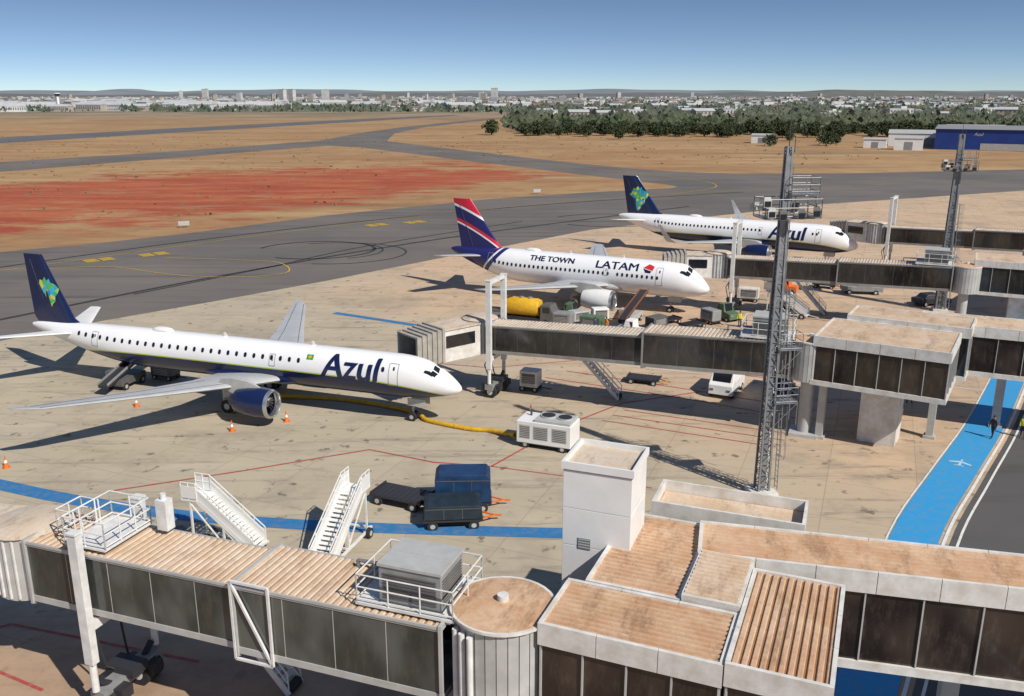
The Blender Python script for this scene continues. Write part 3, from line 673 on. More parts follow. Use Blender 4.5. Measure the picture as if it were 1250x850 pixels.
def jet_bridge(label,loc,ang,s1,s2,zr,zc,px,ptop,turn,cabL,glass,detail=False,ac=True,panel=1.6,frame='lgrey',roofm='roof',h1=2.8,h2=2.6):
    root=thing("jet_bridge",label,"jet bridge",(*loc,0),ang,"jet bridges at the gates")
    xe=s2[1];zf=lambda x:zr+(zc-zr)*x/xe
    tunnel(root,s1[0],s1[1],3.0 if detail else 2.7,h1,zf,glass,panel,roofm,frame);tunnel(root,s2[0],s2[1],2.7 if detail else 2.35,h2,lambda x:zf(x)+.04,glass,panel,roofm,frame)
    g=G();r=1.7 if detail else 1.42
    n=28;zt=zr+(3.0 if detail else h1+.02)
    for i in range(n):
        a=2*math.pi*i/n;b=2*math.pi*(i+.92)/n
        g.face([(r*math.cos(a),r*math.sin(a),zr-.3),(r*math.cos(b),r*math.sin(b),zr-.3),(r*math.cos(b),r*math.sin(b),zt),(r*math.cos(a),r*math.sin(a),zt)])
    g.tube((0,0,zr-.3),(0,0,zt),r-.04,r-.04,n)
    rot=g.obj("rotunda",['lgrey'],root,True)
    ov=.14 if detail else .04
    g=G();g.tube((0,0,zt),(0,0,zt+.10),r+ov,r+ov,32,1);g.tube((0,0,zt+.10),(0,0,zt+.25),r+ov-.1,.25,32,0);g.tube((0,0,zt+.22),(0,0,zt+.46),.2,.2,12,1);g.obj("rotunda_roof",['roof','dustywhite'],rot,True)
    g=G();g.tube((0,0,0),(0,0,zr-.3),.5,.5,20);g.box((0,0,.15),(2.0,2.0,.3));g.obj("rotunda_column",['lgrey'],rot,True)
    if detail:
        for a in (.88,1.08,1.28):
            g=G();g.tube(((r+.14)*math.cos(a),(r+.14)*math.sin(a),0),((r+.14)*math.cos(a),(r+.14)*math.sin(a),zt-.25),.11,.11,10)
            g.obj("service_pipe",['steelwhite'],rot,True)
    g=G();hy=1.72 if detail else 1.55
    for s in (-1,1):
        g.box((px,s*hy,(ptop+2.6)/2),(.42,.34,ptop-2.6));g.tube((px,s*hy,1.3),(px,s*hy,2.7),.15,.15,12);g.box((px,s*hy,ptop+.03),(.5,.42,.08))
    if not detail:g.box((px,0,ptop-.15),(.34,2*hy-.36,.3))
    g.box((px,0,zf(px)-.45),(.4,2*hy-.36,.4))
    g.obj("lift_portal",['steelwhite'],root)
    g=G();g.box((px,0,1.0),(.7,3.4,.45),m=0);g.box((px,0,1.35),(1.4,.9,.4),m=1)
    for s in (-1,1):
        g.beam((px,s*1.0,1.2),(px,s*1.5,1.6),.2,.2,1)
        for t in (-1,1):g.box((px+t*.55,s*.9,.85),(.5,.6,.5),m=1)
    bog=g.obj("wheel_bogie",['grey','black'],root)
    for s in (-1,1):
        for t in (-.32,.32):
            g=G();g.tube((px,s*1.0+t-.17,.55),(px,s*1.0+t+.17,.55),.55,.55,20,0);g.tube((px,s*1.0+t-.18,.55),(px,s*1.0+t+.18,.55),.25,.25,12,1);g.obj("wheel",['dark','steelwhite'],bog,True)
    for s in (-1,1):
        g=G();pts=[(px+.3,s*.5,zf(px)-.3),(px+.8,s*.7,zf(px)-1.3),(px+.5,s*.6,1.6),(px,s*.3,1.3)];g.path(pts,.05,6)
        g.obj("cable_loop",['dark'],root,True)
    ct,st_=math.cos(turn),math.sin(turn);z0=zf(xe)
    def Q(x,y,z):return (xe+1.2+ct*x-st_*y,ct*y+st_*x,z0+z)
    def qb(g,xa,xb,ya,yb,za,zb,m=0):g.hexa([Q(xa,ya,za),Q(xb,ya,za),Q(xb,yb,za),Q(xa,yb,za),Q(xa,ya,zb),Q(xb,ya,zb),Q(xb,yb,zb),Q(xa,yb,zb)],m)
    g=G();R2=1.55 if detail else 1.4;g.tube((xe+1.2,0,z0-.2),(xe+1.2,0,z0+2.6),R2,R2,26);cab=g.obj("cab_rotunda",['lgrey'],root,True)
    g=G()
    for i in range(26):
        a=2*math.pi*i/26;g.beam((xe+1.2+(R2+.03)*math.cos(a),(R2+.03)*math.sin(a),z0-.1),(xe+1.2+(R2+.03)*math.cos(a),(R2+.03)*math.sin(a),z0+2.5),.08,.08)
    g.obj("curtain_slats",['steelwhite'],cab)
    g=G();g.tube((xe+1.2,0,z0+2.6),(xe+1.2,0,z0+2.75),R2+.12,R2-.2,26);g.obj("cab_roof",['rooflight'],cab,True)
    cw=1.4 if detail else 1.25;cl=cabL-(1.3 if detail else 2.6)
    g=G();qb(g,.9,cl,-cw,cw,-.2,2.4);c2=g.obj("cab",['dustywhite'],root)
    for s in (-1,1):
        g=G();qb(g,1.5,cl-.2,s*cw-.04,s*cw+.04,.95,1.95);g.obj("cab_window",['glass'],c2)
    g=G();qb(g,.9,cl+.1,-cw-.1,cw+.1,2.4,2.52);g.obj("cab_top",['rooflight'],c2)
    g=G();nb=6 if detail else 11
    for i in range(nb):
        a=cl+.02+i*.24;e=.10 if i%2 else 0;dr=.36*i/nb
        qb(g,a,a+.235,-cw-.2+e,-cw+.05,-.1,2.5-dr);qb(g,a,a+.235,cw-.05,cw+.2-e,-.1,2.5-dr);qb(g,a,a+.235,-cw-.2+e,cw+.2-e,2.51-dr,2.68-dr*1.1-e)
    qb(g,cl+.05,cl+nb*.24,-cw+.05,cw-.05,-.2,-.1);g.obj("canopy",['beige'],c2)
    g=G();zs=z0+.1;xs=px-(2.6 if detail else 6.2)
    sd=-1
    stairs_geo(g,(xs-3.9,sd*2.5,.1),(xs,sd*2.4,zs),.95,14,0)
    g.box((xs+.7,sd*2.2,zs),(1.4,1.5,.08));rails(g,xs,xs+1.4,sd*2.9,sd*1.5,zs,1.05,.025,.7,"yX");g.tube((xs-3.8,sd*2.9,.22),(xs-3.8,sd*2.1,.22),.22,.22,12,1)
    g.obj("service_stairs",['steelwhite','dark'],root)
    if ac:
        zt=zf(3)+h1+.1
        g=G();g.box((3.1,0,zt+.12),(3.7,2.7,.1));
        for x in (1.5,4.7):g.box((x,0,zt+.02),(.15,2.5,.15))
        rails(g,1.3,4.9,-1.32,1.32,zt+.17,1.05,.028,1.2);g.obj("roof_platform",['steelwhite'],root)
        g=G();g.box((3.0,.1,zt+.87),(2.3,1.9,1.35));
        for i in range(9):g.box((3.0,1.07,zt+.4+i*.11),(2.0,.03,.04),m=1)
        for i in range(9):g.box((1.83,.1,zt+.4+i*.11),(.03,1.6,.04),m=1)
        u=g.obj("air_conditioning_unit",['grey','dgrey'],root)
        g=G();g.box((3.0,.1,zt+1.6),(2.4,2.0,.1));g.beam((1.85,.1,zt+1.66),(4.15,.1,zt+1.66),.03,.02)
        g.obj("unit_top",['lgrey'],u)
        g=G();g.path([(3.0,-.9,zt+.3),(3.0,-1.1,zt+.3),(6.2,-1.1,zt+.25),(6.2,-1.1,zt-.1)],.07,6);g.obj("conduit",['galv'],u,True)
    if detail:
        zt=zf(px)+2.72
        g=G();g.box((px,0,zt+.1),(2.0,2.6,.08));rails(g,px-1.0,px+1.0,-1.25,1.25,zt+.14,1.1,.032,.9);rails(g,px+1.0,px+1.9,-.6,.7,zt+.14,1.0,.032,.7,"yYX");g.obj("roof_platform",['steelwhite'],root)
        g=G();g.box((px-1.9,-1.1,zt+.75),(.5,.45,1.3));g.tube((px-1.9,-1.1,zt+1.4),(px-1.9,-1.1,zt+1.65),.12,.12,10);g.obj("control_cabinet",['steelwhite'],root)
        g=G();y=1.62;xa,xb=s1[1]-1.55,s1[1]+.05;za,zb=zf(xa)-.3,zf(xa)+2.9
        for a,b in (((xa,za),(xa,zb)),((xb,za),(xb,zb)),((xa,za),(xb,za)),((xa,zb),(xb,zb)),((xa,za),(xb,zb))):g.beam((a[0],y,a[1]),(b[0],y,b[1]),.09,.09)
        g.obj("braced_frame",['steelwhite'],root)
    return root
jet_bridge("glazed telescopic jet bridge with railed rooftop unit and rotunda",(-.3,27.2),R(160.3),(1.65,9.9),(9.7,19.9),4.68,4.68,16.9,8.3,R(10),5.5,'bridgeglass',True,panel=2.0,roofm='roofmid',h1=2.68,h2=2.5)
jet_bridge("glazed jet bridge docked to white and navy airliner",(21.8,63.2),R(157.5),(1.3,12.2),(12,25.3),4.75,3.9,25.0,10.0,R(62),7.2,'farglass',panel=2.9,frame='dgrey',roofm='rooflight',h1=2.55,h2=2.2)
jet_bridge("dark glazed jet bridge docked to striped-tail airliner",(47.5,92.8),R(155),(1.3,12.6),(12.4,24.6),4.8,4.2,23.9,10.5,R(19),6.4,'farglass',panel=3.2,frame='dgrey',roofm='rooflight',h1=2.4,h2=2.15)
jet_bridge("distant jet bridge docked to far navy-tailed airliner",(73,115),R(147),(1.3,12.2),(12,23.6),4.8,4.2,23.0,10.6,R(-16),6.6,'farglass',panel=3.2,frame='dgrey',roofm='rooflight',h1=2.4,h2=2.15)
# ------------------------------------------------------------------ light masts
def mast(label,loc,rz,H,k=1.0,cages=()):
    root=thing("floodlight_mast",label,"light mast",(*loc,0),rz,"floodlight masts on the apron")
    g=G();w0,w1=.34*k,.14*k;n=30
    def c(i,z):
        w=w0+(w1-w0)*z/H;return Vector(((-w,-w),(w,-w),(w,w),(-w,w))[i]+(z,))
    for i in range(4):g.beam(c(i,0),c(i,H),.12*k,.12*k)
    for q in range(n):
        z0,z1=H*q/n,H*(q+1)/n
        for i in range(4):
            j=(i+1)%4
            if q%2:g.beam(c(i,z0),c(j,z1),.05,.04)
            else:g.beam(c(j,z0),c(i,z1),.05,.04)
            g.beam(c(i,z1),c(j,z1),.05,.05)
    g.beam((0,0,0),(0,0,H-.5),.38*k,.28*k)
    g.obj("lattice_tower",['galv'],root)
    g=G();lx=.95;hl=H*.62
    for s in (-.2,.2):g.beam((lx,s,.3),(lx-.25,s,hl),.045,.045)
    z=.5
    while z<hl-.2:
        g.tube((lx-.25*z/hl,-.2,z),(lx-.25*z/hl,.2,z),.018,.018,5);z+=.35
    z=2.4
    while z<hl:
        x=lx-.25*z/hl;P=[(x,-.2,z),(x+.25,-.28,z),(x+.45,0,z),(x+.25,.28,z),(x,.2,z)];g.path(P,.016,5);z+=1.0
    for q in ((.25,-.28),(.45,0),(.25,.28)):g.beam((lx+q[0],q[1],2.4),(lx-.25+q[0],q[1],hl),.028,.016)
    for q in range(6):
        z=1+q*2.3;g.beam((.2,0,z),(lx-.25*z/hl,0,z),.045,.045)
    g.obj("ladder_cage",['galv'],root)
    for zz in cages:
        g=G();g.box((.95,0,zz),(1.5,1.0,.05));rails(g,.25,1.65,-.5,.5,zz,1.0,.02,.7)
        for a,b in ((.25,-.5),(1.65,-.5),(1.65,.5)):g.beam((a,b,zz-1.4),(a,b,zz),.035,.035)
        g.beam((.25,-.5,zz-1.4),(1.65,-.5,zz),.03,.03);g.obj("rest_platform",['galv'],root)
    g=G()
    for s in (-.18,.18):g.beam((.36,s,hl),(.30,s,H-1),.035,.035)
    z=hl
    while z<H-1:
        g.tube((.34,-.18,z),(.34,.18,z),.016,.016,5);z+=.35
    g.obj("upper_ladder",['galv'],root)
    z=H-4.0
    g=G();g.box((.2,0,z),(3.4,1.7,.07));rails(g,-1.5,1.9,-.85,.85,z,1.1,.028,.9);g.box((.95,0,z+1.4),(1.7,1.2,.05));rails(g,.1,1.8,-.6,.6,z+1.4,.9,.022,.8);g.beam((1.7,.55,z),(1.7,.55,z+1.4),.05);g.beam((1.7,-.55,z),(1.7,-.55,z+1.4),.05);g.obj("lamp_platform",['galv'],root)
    for x,s,zz in ((-1.2,-1,z+.5),(-.5,-1,z+.35),(-1.5,-1,z+1.1),(-1.3,1,z+.6),(-.5,1,z+.6),(.6,-1,z+.4),(1.2,1,z+.5),(1.5,-1,z+.5)):
        g=G();cx=Vector((x,s*.98,zz));d=Vector((-.06,s*.26,-.18))
        q=.18
        g.hexa([cx+Vector((-q,0,-q)),cx+Vector((q,0,-q)),cx+Vector((q,0,q)),cx+Vector((-q,0,q)),cx+d+Vector((-q*1.3,0,-q*1.2)),cx+d+Vector((q*1.3,0,-q*1.2)),cx+d+Vector((q*1.3,0,q)),cx+d+Vector((-q*1.3,0,q))],0)
        e=cx+d*1.05;g.box((e.x,e.y,e.z),(.36,.03,.3),m=1)
        g.beam(cx,(x,s*.85,z+.3),.04,.04);g.obj("floodlight",['lgrey' if x<-.9 else 'dgrey','glass'],root)
    g=G();g.tube((0,0,H),(0,0,H+2.6),.028,.010,6);g.tube((0,0,H-.6),(0,0,H),.1,.06,8);g.beam((0,0,H-.3),(.35,0,H-.3),.04);g.tube((.35,0,H-.3),(.35,0,H+.6),.025,.02,6);g.obj("lightning_rod",['darkmetal'],root)
    g=G();g.box((0,0,.18),(1.6,1.6,.34));g.obj("base_plinth",['dustywhite'],root)
    return root
mast("tall grey lattice floodlight mast with caged ladder",(15.85,52.7),R(8),21.6,1.0,(6.2,9.6))
mast("grey lattice floodlight mast beside parked car",(50.1,102.9),R(-15),20.2,1.45)
# ------------------------------------------------------------------ apron equipment
def wheels(root,pts,r=.3,w=.2):
    for x,y in pts:
        g=G();g.tube((x,y-w/2,r),(x,y+w/2,r),r,r,16,0);g.tube((x,y-w/2-.01,r),(x,y+w/2+.01,r),r*.5,r*.5,10,1);g.obj("wheel",['dark','lgrey'],root,True)
gp=thing("ground_air_unit","white wheeled air-conditioning cart with rooftop fans","ground equipment",(2.6,60.8,0),R(-22))
g=G();g.box((0,0,1.25),(4.1,2.1,1.65));gb=g.obj("body",['white'],gp,bevel=.05)
g=G();g.box((0,0,.42),(4.2,1.9,.14));g.beam((-2.0,0,.45),(-3.2,0,.3),.08,.08);g.obj("chassis",['darkmetal'],gp)
g=G();g.box((.6,0,2.17),(2.7,1.9,.2));g.obj("top_cowl",['lgrey'],gp,bevel=.04)
for x in (0,1.25):
    g=G();g.tube((x,.1,2.26),(x,.1,2.36),.58,.58,20,0);g.tube((x,.1,2.361),(x,.1,2.37),.5,.5,20,1);g.obj("fan",['lgrey','black'],gp,True)
for x,w in ((-1.4,.8),(-.2,1.1),(1.2,1.1)):
    g=G();g.box((x,-1.055,1.3),(w,.02,1.0),m=0)
    for i in range(7):g.box((x,-1.07,.88+i*.13),(w*.9,.02,.04),m=1)
    g.obj("louvre_panel",['lgrey','dgrey'],gp)
g=G();g.box((-2.06,0,1.4),(.02,1.3,.6));g.obj("control_panel",['black'],gp)
g=G();g.tube((-1.4,.3,2.07),(-1.4,.3,2.5),.08,.08,10);g.obj("exhaust_pipe",['darkmetal'],gp)
wheels(gp,[(-1.4,-.9),(-1.4,.9),(1.4,-.9),(1.4,.9)])
g=G();pts=smoothline([(.2,61.7,.5),(-1.6,63.4,.2),(-3.5,63.9,.2),(-6.5,65.6,.2),(-7.4,67.0,.25),(-9.5,68.6,.2),(-14,70.6,.2),(-18.8,71.4,.2),(-21,71,.5)],8)
g.path(pts,.17,10)
for i in range(0,len(pts)-1,2):
    a=Vector(pts[i]);b=Vector(pts[i+1]);g.tube(a,a+(b-a).normalized()*.08,.19,.19,10)
tag(g.obj("air_hose",['yellow'],None,True),"long yellow air hose lying on the apron","hose")
def boarding(label,p,rz,L,H):
    root=thing("boarding_stairs",label,"boarding stairs",(*p,0),rz,"mobile boarding stairs")
    g=G();stairs_geo(g,(0,0,.35),(L,0,H),1.25,16,0,True,True);g.obj("stair_flight",['white'],root)
    g=G();g.box((L+.5,0,H),(1.05,1.35,.09));rails(g,L+.05,L+1.0,-.65,.65,H,1.05,.03,.6,"yY")
    for s in (-1,1):g.box((L+.5,s*.67,H+.5),(1.0,.04,.7))
    g.obj("top_platform",['white'],root)
    g=G()
    for s in (-1,1):
        g.beam((-.1,s*.7,.42),(L+.9,s*.7,.42),.12,.14);g.beam((L+.5,s*.6,.42),(L+.5,s*.6,H),.1,.1);g.beam((L*.55,s*.6,.42),(L*.55,s*.6,H*.56),.1,.1);g.beam((L*.55,s*.6,.5),(L+.5,s*.6,H-.2),.07,.07);g.beam((L*.2,s*.6,.42),(L*.55,s*.6,H*.5),.07,.07)
    for x in (0,L*.5,L+.8):g.beam((x,-.7,.42),(x,.7,.42),.1,.1)
    g.beam((-.1,0,.4),(-1.2,0,.25),.08,.08)
    g.obj("chassis_frame",['steelwhite'],root)
    wheels(root,[(.5,-.85),(.5,.85),(L+.3,-.85),(L+.3,.85)],.32,.2)
    return root
boarding("white mobile boarding stairs with steps facing the bridge",(-10.2,43.0),R(73),3.9,2.9)
boarding("white mobile boarding stairs angled beside blue line",(-13.9,44.9),R(163),3.3,3.0)
def dolly(label,p,rz,cover=None,tow='orange',deck='black',h=1.5):
    root=thing("baggage_dolly",label,"baggage dolly",(*p,0),rz,"baggage dollies on the apron")
    g=G();g.box((0,0,.52),(2.9,1.55,.10));g.box((0,0,.43),(2.7,.2,.1))
    for x in (-1.4,1.4):g.box((x,0,.62),(.06,1.5,.12))
    if not cover:
        for i in range(9):g.tube((-1.2+i*.3,-.7,.585),(-1.2+i*.3,.7,.585),.035,.035,6)
    g.obj("deck",[deck],root)
    g=G();g.beam((1.4,-.35,.4),(2.1,0,.35),.07,.07);g.beam((1.4,.35,.4),(2.1,0,.35),.07,.07);g.beam((2.1,0,.35),(2.4,0,.35),.08,.08);g.obj("tow_bar",[tow],root)
    wheels(root,[(-1,-.72),(-1,.72),(1,-.72),(1,.72)],.26,.16)
    if cover:
        g=G();P=[(-1.4,.60),(-1.4,.62+h*.85),(-1.2,.62+h),(1.2,.62+h),(1.4,.62+h*.85),(1.4,.60)]
        g.loft([[(x,y,z) for x,z in P] for y in (-.76,.76)]);c=g.obj("cargo_cover",[cover],root,bevel=.02)
        g=G()
        for s in (-1,1):
            g.box((0,s*.765,.62+h*.8),(2.7,.02,.04));g.box((-.45,s*.765,.62+h*.4),(.03,.02,h*.75));g.box((.45,s*.765,.62+h*.4),(.03,.02,h*.75))
        g.obj("frame_bars",['dgrey'],c)
    return root
D0=dolly("flat black roller dolly with orange tow bar",(-6.8,51.4),R(-24));D0.scale=(1.25,1.25,1.2)
q=dolly("blue covered baggage cart on orange wheeled dolly",(-3.0,50.9),R(2),'bluecover',h=1.6);q.scale=(1.2,1.2,1.1)
q=dolly("low dark covered cart parked before blue cart",(-3.5,48.7),R(5),'darkcover',h=.75);q.scale=(1.2,1.3,1.1)
for p,r,l in (((11.6,75.6),-20,"flat black dolly parked behind jet bridge"),((14.5,93),-25,"empty dark dolly parked near striped-tail airliner"),((18,91),-25,"empty dark dolly parked near striped-tail airliner"),((10.8,94.5),-20,"empty dark dolly parked near striped-tail airliner"),((17,84.5),-24,"empty dark dolly parked near striped-tail airliner"),((21,86),-24,"empty dark dolly parked near striped-tail airliner"),((17.3,97.0),35,"empty dark dolly parked near striped-tail airliner"),((19.6,95.0),35,"empty dark dolly parked near striped-tail airliner"),((41,116),-30,"empty dark dolly parked near striped-tail airliner")):
    copy_thing(D0,(*p,0),R(r),1,l)
def cone(p):
    root=thing("traffic_cone","orange traffic cone with white band on concrete","traffic cone",(*p,0),0,"traffic cones around the airliner")
    g=G();g.box((0,0,.03),(.5,.5,.06),m=0);g.tube((0,0,.06),(0,0,.4),.2,.115,16,0);g.tube((0,0,.4),(0,0,.6),.115,.075,16,1);g.tube((0,0,.6),(0,0,.9),.075,.03,16,0);g.obj("cone_body",['orange','white'],root,True)
    return root
C0=cone((-21.1,63.7))
for p in ((-17.5,65.8),(-30.5,69.2),(-34.4,56.8),(1.5,67.5),(-12.2,74.5),(3.1,94.5),(-1,98),(25.5,93)):copy_thing(C0,(*p,0),random.random())
def vehicle(label,name,cat,p,rz,prof,w,paint,wins,wh,wr=.33):
    root=thing(name,label,cat,(*p,0),rz,None)
    zm=max(z for x,z in prof);zb=min(z for x,z in prof)
    def yy(z):return w/2-(.10 if z>zb+(zm-zb)*.62 else 0)
    g=G();g.loft([[(x,-yy(z),z) for x,z in prof],[(x,yy(z),z) for x,z in prof]]);b=g.obj("body",[paint],root,bevel=.05)
    for pts in wins:
        for s in (-1,1):
            g=G();g.face([(x,s*(w/2-.10*min(1,max(0,(z-zb-(zm-zb)*.45)/((zm-zb)*.2)))+.015),z) for x,z in pts]);g.obj("side_window",['glass'],b)
    xs=max(x for x,z in prof)
    for s in (-1,1):
        g=G();g.box((xs-.02,s*(w/2-.3),zb+.45),(.08,.28,.16));g.obj("headlight",['silver'],b)
    best=None
    for (xa,za),(xb,zb2) in zip(prof,prof[1:]):
        if min(za,zb2)>zb+(zm-zb)*.3 and abs(zb2-za)>.3 and xa>0 and xb>0:best=((xa,za),(xb,zb2))
    if best:
        (xa,za),(xb,zb2)=best;o=.02;g=G();g.face([(xa+o,-w/2+.2,za+o),(xa+o,w/2-.2,za+o),(xb+o,w/2-.25,zb2+o),(xb+o,-w/2+.25,zb2+o)]);g.obj("windscreen",['glass'],b)
    wheels(root,[(x,s*(w/2-.1)) for x in wh for s in (-1,1)],wr,.22)
    return root
vanp=[(-2.1,.4),(-2.15,1.3),(-2.05,2.2),(1.35,2.25),(1.85,1.45),(2.15,1.2),(2.2,.4)]
VW=[[(-.9,1.4),(.2,1.4),(.2,1.95),(-.9,1.95)],[(.3,1.4),(1.55,1.4),(1.25,1.95),(.3,1.95)]]
vehicle("white service van parked beneath gate lounge","service_van","van",(18.3,73.0),R(-118),vanp,2.0,'white',VW,(-1.3,1.4))
tugp=[(-1.5,.35),(-1.5,1.0),(-.6,1.05),(-.55,1.9),(.35,1.95),(.55,1.15),(1.5,1.0),(1.55,.35)]
TW=[[(-.45,1.15),(.35,1.15),(.25,1.8),(-.45,1.8)]]
vehicle("dark blue baggage tug parked by support column","baggage_tug","tug",(22.6,71.6),R(60),tugp,1.5,'bluecover',TW,(-.9,1.0))
pick=[(-2.5,.45),(-2.5,1.05),(-.6,1.08),(-.55,1.75),(.6,1.78),(1.2,1.1),(2.4,.98),(2.5,.45)]
PW=[[(-.4,1.12),(.9,1.12),(.55,1.65),(-.4,1.65)]]
vehicle("grey pickup truck parked behind jet bridge","pickup_truck","pickup",(44.5,112.5),R(-10),pick,1.85,'grey',PW,(-1.6,1.6))
car=[(-2.1,.35),(-2.15,.9),(-1.5,1.0),(-1.1,1.45),(.4,1.48),(1.1,.98),(2.05,.85),(2.1,.35)]
vehicle("dark blue car parked beside floodlight mast","parked_car","car",(50.5,106),R(10),car,1.8,'black',[[(-1.1,1.0),(.7,1.0),(.3,1.38),(-.95,1.38)]],(-1.3,1.3))
vehicle("white baggage tug waiting by airliner","baggage_tug","tug",(12.4,91.2),R(150),tugp,1.5,'white',TW,(-.9,1.0))
vehicle("orange baggage tug waiting by dollies","baggage_tug","tug",(35.0,113),R(150),tugp,1.5,'orange',TW,(-.9,1.0))
vehicle("green baggage tug parked near airliner engine","baggage_tug","tug",(6.6,98.8),R(-20),tugp,1.6,'olive',TW,(-.9,1.0))
vehicle("green baggage tug parked near airliner nose","baggage_tug","tug",(24.0,98.6),R(-60),tugp,1.5,'olive',TW,(-.9,1.0))
vehicle("white service van parked near far airliner","service_van","van",(38,123),R(-30),vanp,1.9,'white',VW,(-1.4,1.5))
tk=thing("tank_truck","yellow tank truck servicing the striped-tail airliner","tank truck",(2.0,96.5,0),R(-22))
g=G();g.revx([(-3.1,.3),(-3.0,.85),(-2.7,1.0),(.9,1.0),(1.2,.85),(1.3,.3)],0,2.0,24,0,True);g.obj("tank",['yellow'],tk,True)
g=G();g.box((-.3,0,.85),(6.4,1.9,.25));g.obj("chassis",['black'],tk)
g=G();g.loft([[(x,y,z) for x,z in ((1.5,.7),(1.5,2.5),(2.6,2.5),(3.0,1.7),(3.1,.7))] for y in (-1,1)]);cb=g.obj("cab",['dgrey'],tk,bevel=.05)
for s in (-1,1):
    g=G();g.box((2.2,s*1.01,2.0),(.8,.02,.6));g.obj("side_window",['glass'],cb)
wheels(tk,[(-2.4,-.9),(-2.4,.9),(-1.4,-.9),(-1.4,.9),(2.2,-.9),(2.2,.9)],.48,.3)
for x in (-2,-1,0):
    g=G();g.tube((x,0,2.95),(x,0,3.1),.25,.25,14);g.obj("hatch",['grey'],tk)
def belt(label,p,rz,m,m2):
    bl=thing("belt_loader",label,"belt loader",(*p,0),rz)
    g=G();g.box((0,0,.75),(3.2,1.7,.6));g.box((-1.1,.55,1.3),(.9,.5,.9));g.obj("body",[m],bl,bevel=.04)
    g=G();g.beam((-3.2,-.2,.9),(3.8,-.2,2.9),.9,.25,0);g.beam((-3.2,.27,1.1),(3.8,.27,3.1),.06,.2,1);g.beam((-3.2,-.67,1.1),(3.8,-.67,3.1),.06,.2,1);g.obj("conveyor_belt",['black',m2],bl)
    wheels(bl,[(-1.1,-.75),(-1.1,.75),(1.1,-.75),(1.1,.75)],.35,.22)
belt("brown and black belt loader raised to cargo door",(13.2,97.6),R(62),'lgrey',mat("rusty_brown_paint",(.28,.10,.04),.6,0,.3,2))
belt("dark belt loader raised behind the airliner wing",(-33.6,74.8),R(75),'dgrey','grey')
def cart(label,p,rz,m,sz):
    root=thing("ground_power_cart",label,"ground equipment",(*p,0),rz,"ground power carts")
    lx,ly,lz=sz
    g=G();g.box((0,0,.45+lz/2),(lx,ly,lz));g.obj("body",[m],root,bevel=.06)
    g=G();g.box((0,0,.38),(lx*1.05,ly*.8,.12));g.beam((lx/2,0,.38),(lx/2+1.1,0,.3),.07,.07);g.obj("chassis",['black'],root)
    g=G();g.box((0,-ly/2-.01,.45+lz*.55),(lx*.74,.02,lz*.6))
    for i in range(6):g.box((0,-ly/2-.025,.6+i*lz*.11),(lx*.7,.02,.04),m=1)
    g.obj("louvre",['dgrey','lgrey'],root)
    wheels(root,[(-lx*.35,-ly*.42),(-lx*.35,ly*.42),(lx*.35,-ly*.42),(lx*.35,ly*.42)],.26,.16)
    return root
cart("grey ground power cart by the striped-tail airliner",(5.3,95.2),R(-20),'grey',(2.6,1.5,1.3))
cart("light grey ground cart beside yellow tank truck",(7.4,96.8),R(30),'lgrey',(2.2,1.4,1.1))
cart("white ground cart by jet bridge support",(1.6,73.6),R(-20),'dustywhite',(1.6,1.3,1.4))
cart("dark grey ground power cart near airliner nose",(22.0,97.0),R(-60),'grey',(2.0,1.3,1.2))
cart("white ground cart near dark jet bridge",(32.0,104.5),R(-20),'white',(2.4,1.4,1.4))
cart("grey ground cart beneath dark jet bridge",(37.0,93.0),R(-30),'lgrey',(2.4,1.4,1.2))
cart("grey ground cart parked by the yellow tank",(-1.5,97.8),R(-20),'dgrey',(2.2,1.4,1.1))
cart("white ground cart under the striped-tail airliner wing",(9.8,97.6),R(10),'white',(1.8,1.2,1.2))
cart("dark ground cart near airliner main wheels",(-30.9,76.8),R(-20),'dgrey',(2.2,1.3,1.3))
cart("dark ground cart beside brown belt loader",(15.6,94.6),R(40),'dgrey',(2.2,1.3,1.0))
cart("dusty white ground cart behind the striped-tail airliner",(29,108),R(-20),'dustywhite',(2.4,1.4,1.3))
cart("olive ground cart between dark dollies",(8.6,93.8),R(-30),'olive',(2.4,1.4,1.2))
cart("grey ground cart beside far airliner engine",(33.5,122.5),R(-30),'lgrey',(3.0,1.6,1.8))
cart("white ground cart beside far airliner engine",(36.6,120.0),R(20),'white',(2.4,1.5,1.6))
cart("dark ground cart beside far airliner wing",(30.0,124.0),R(-30),'dgrey',(2.6,1.5,1.5))
boarding("white boarding stairs parked beneath the dark jet bridge",(33.5,99.2),R(150),4.0,3.0)
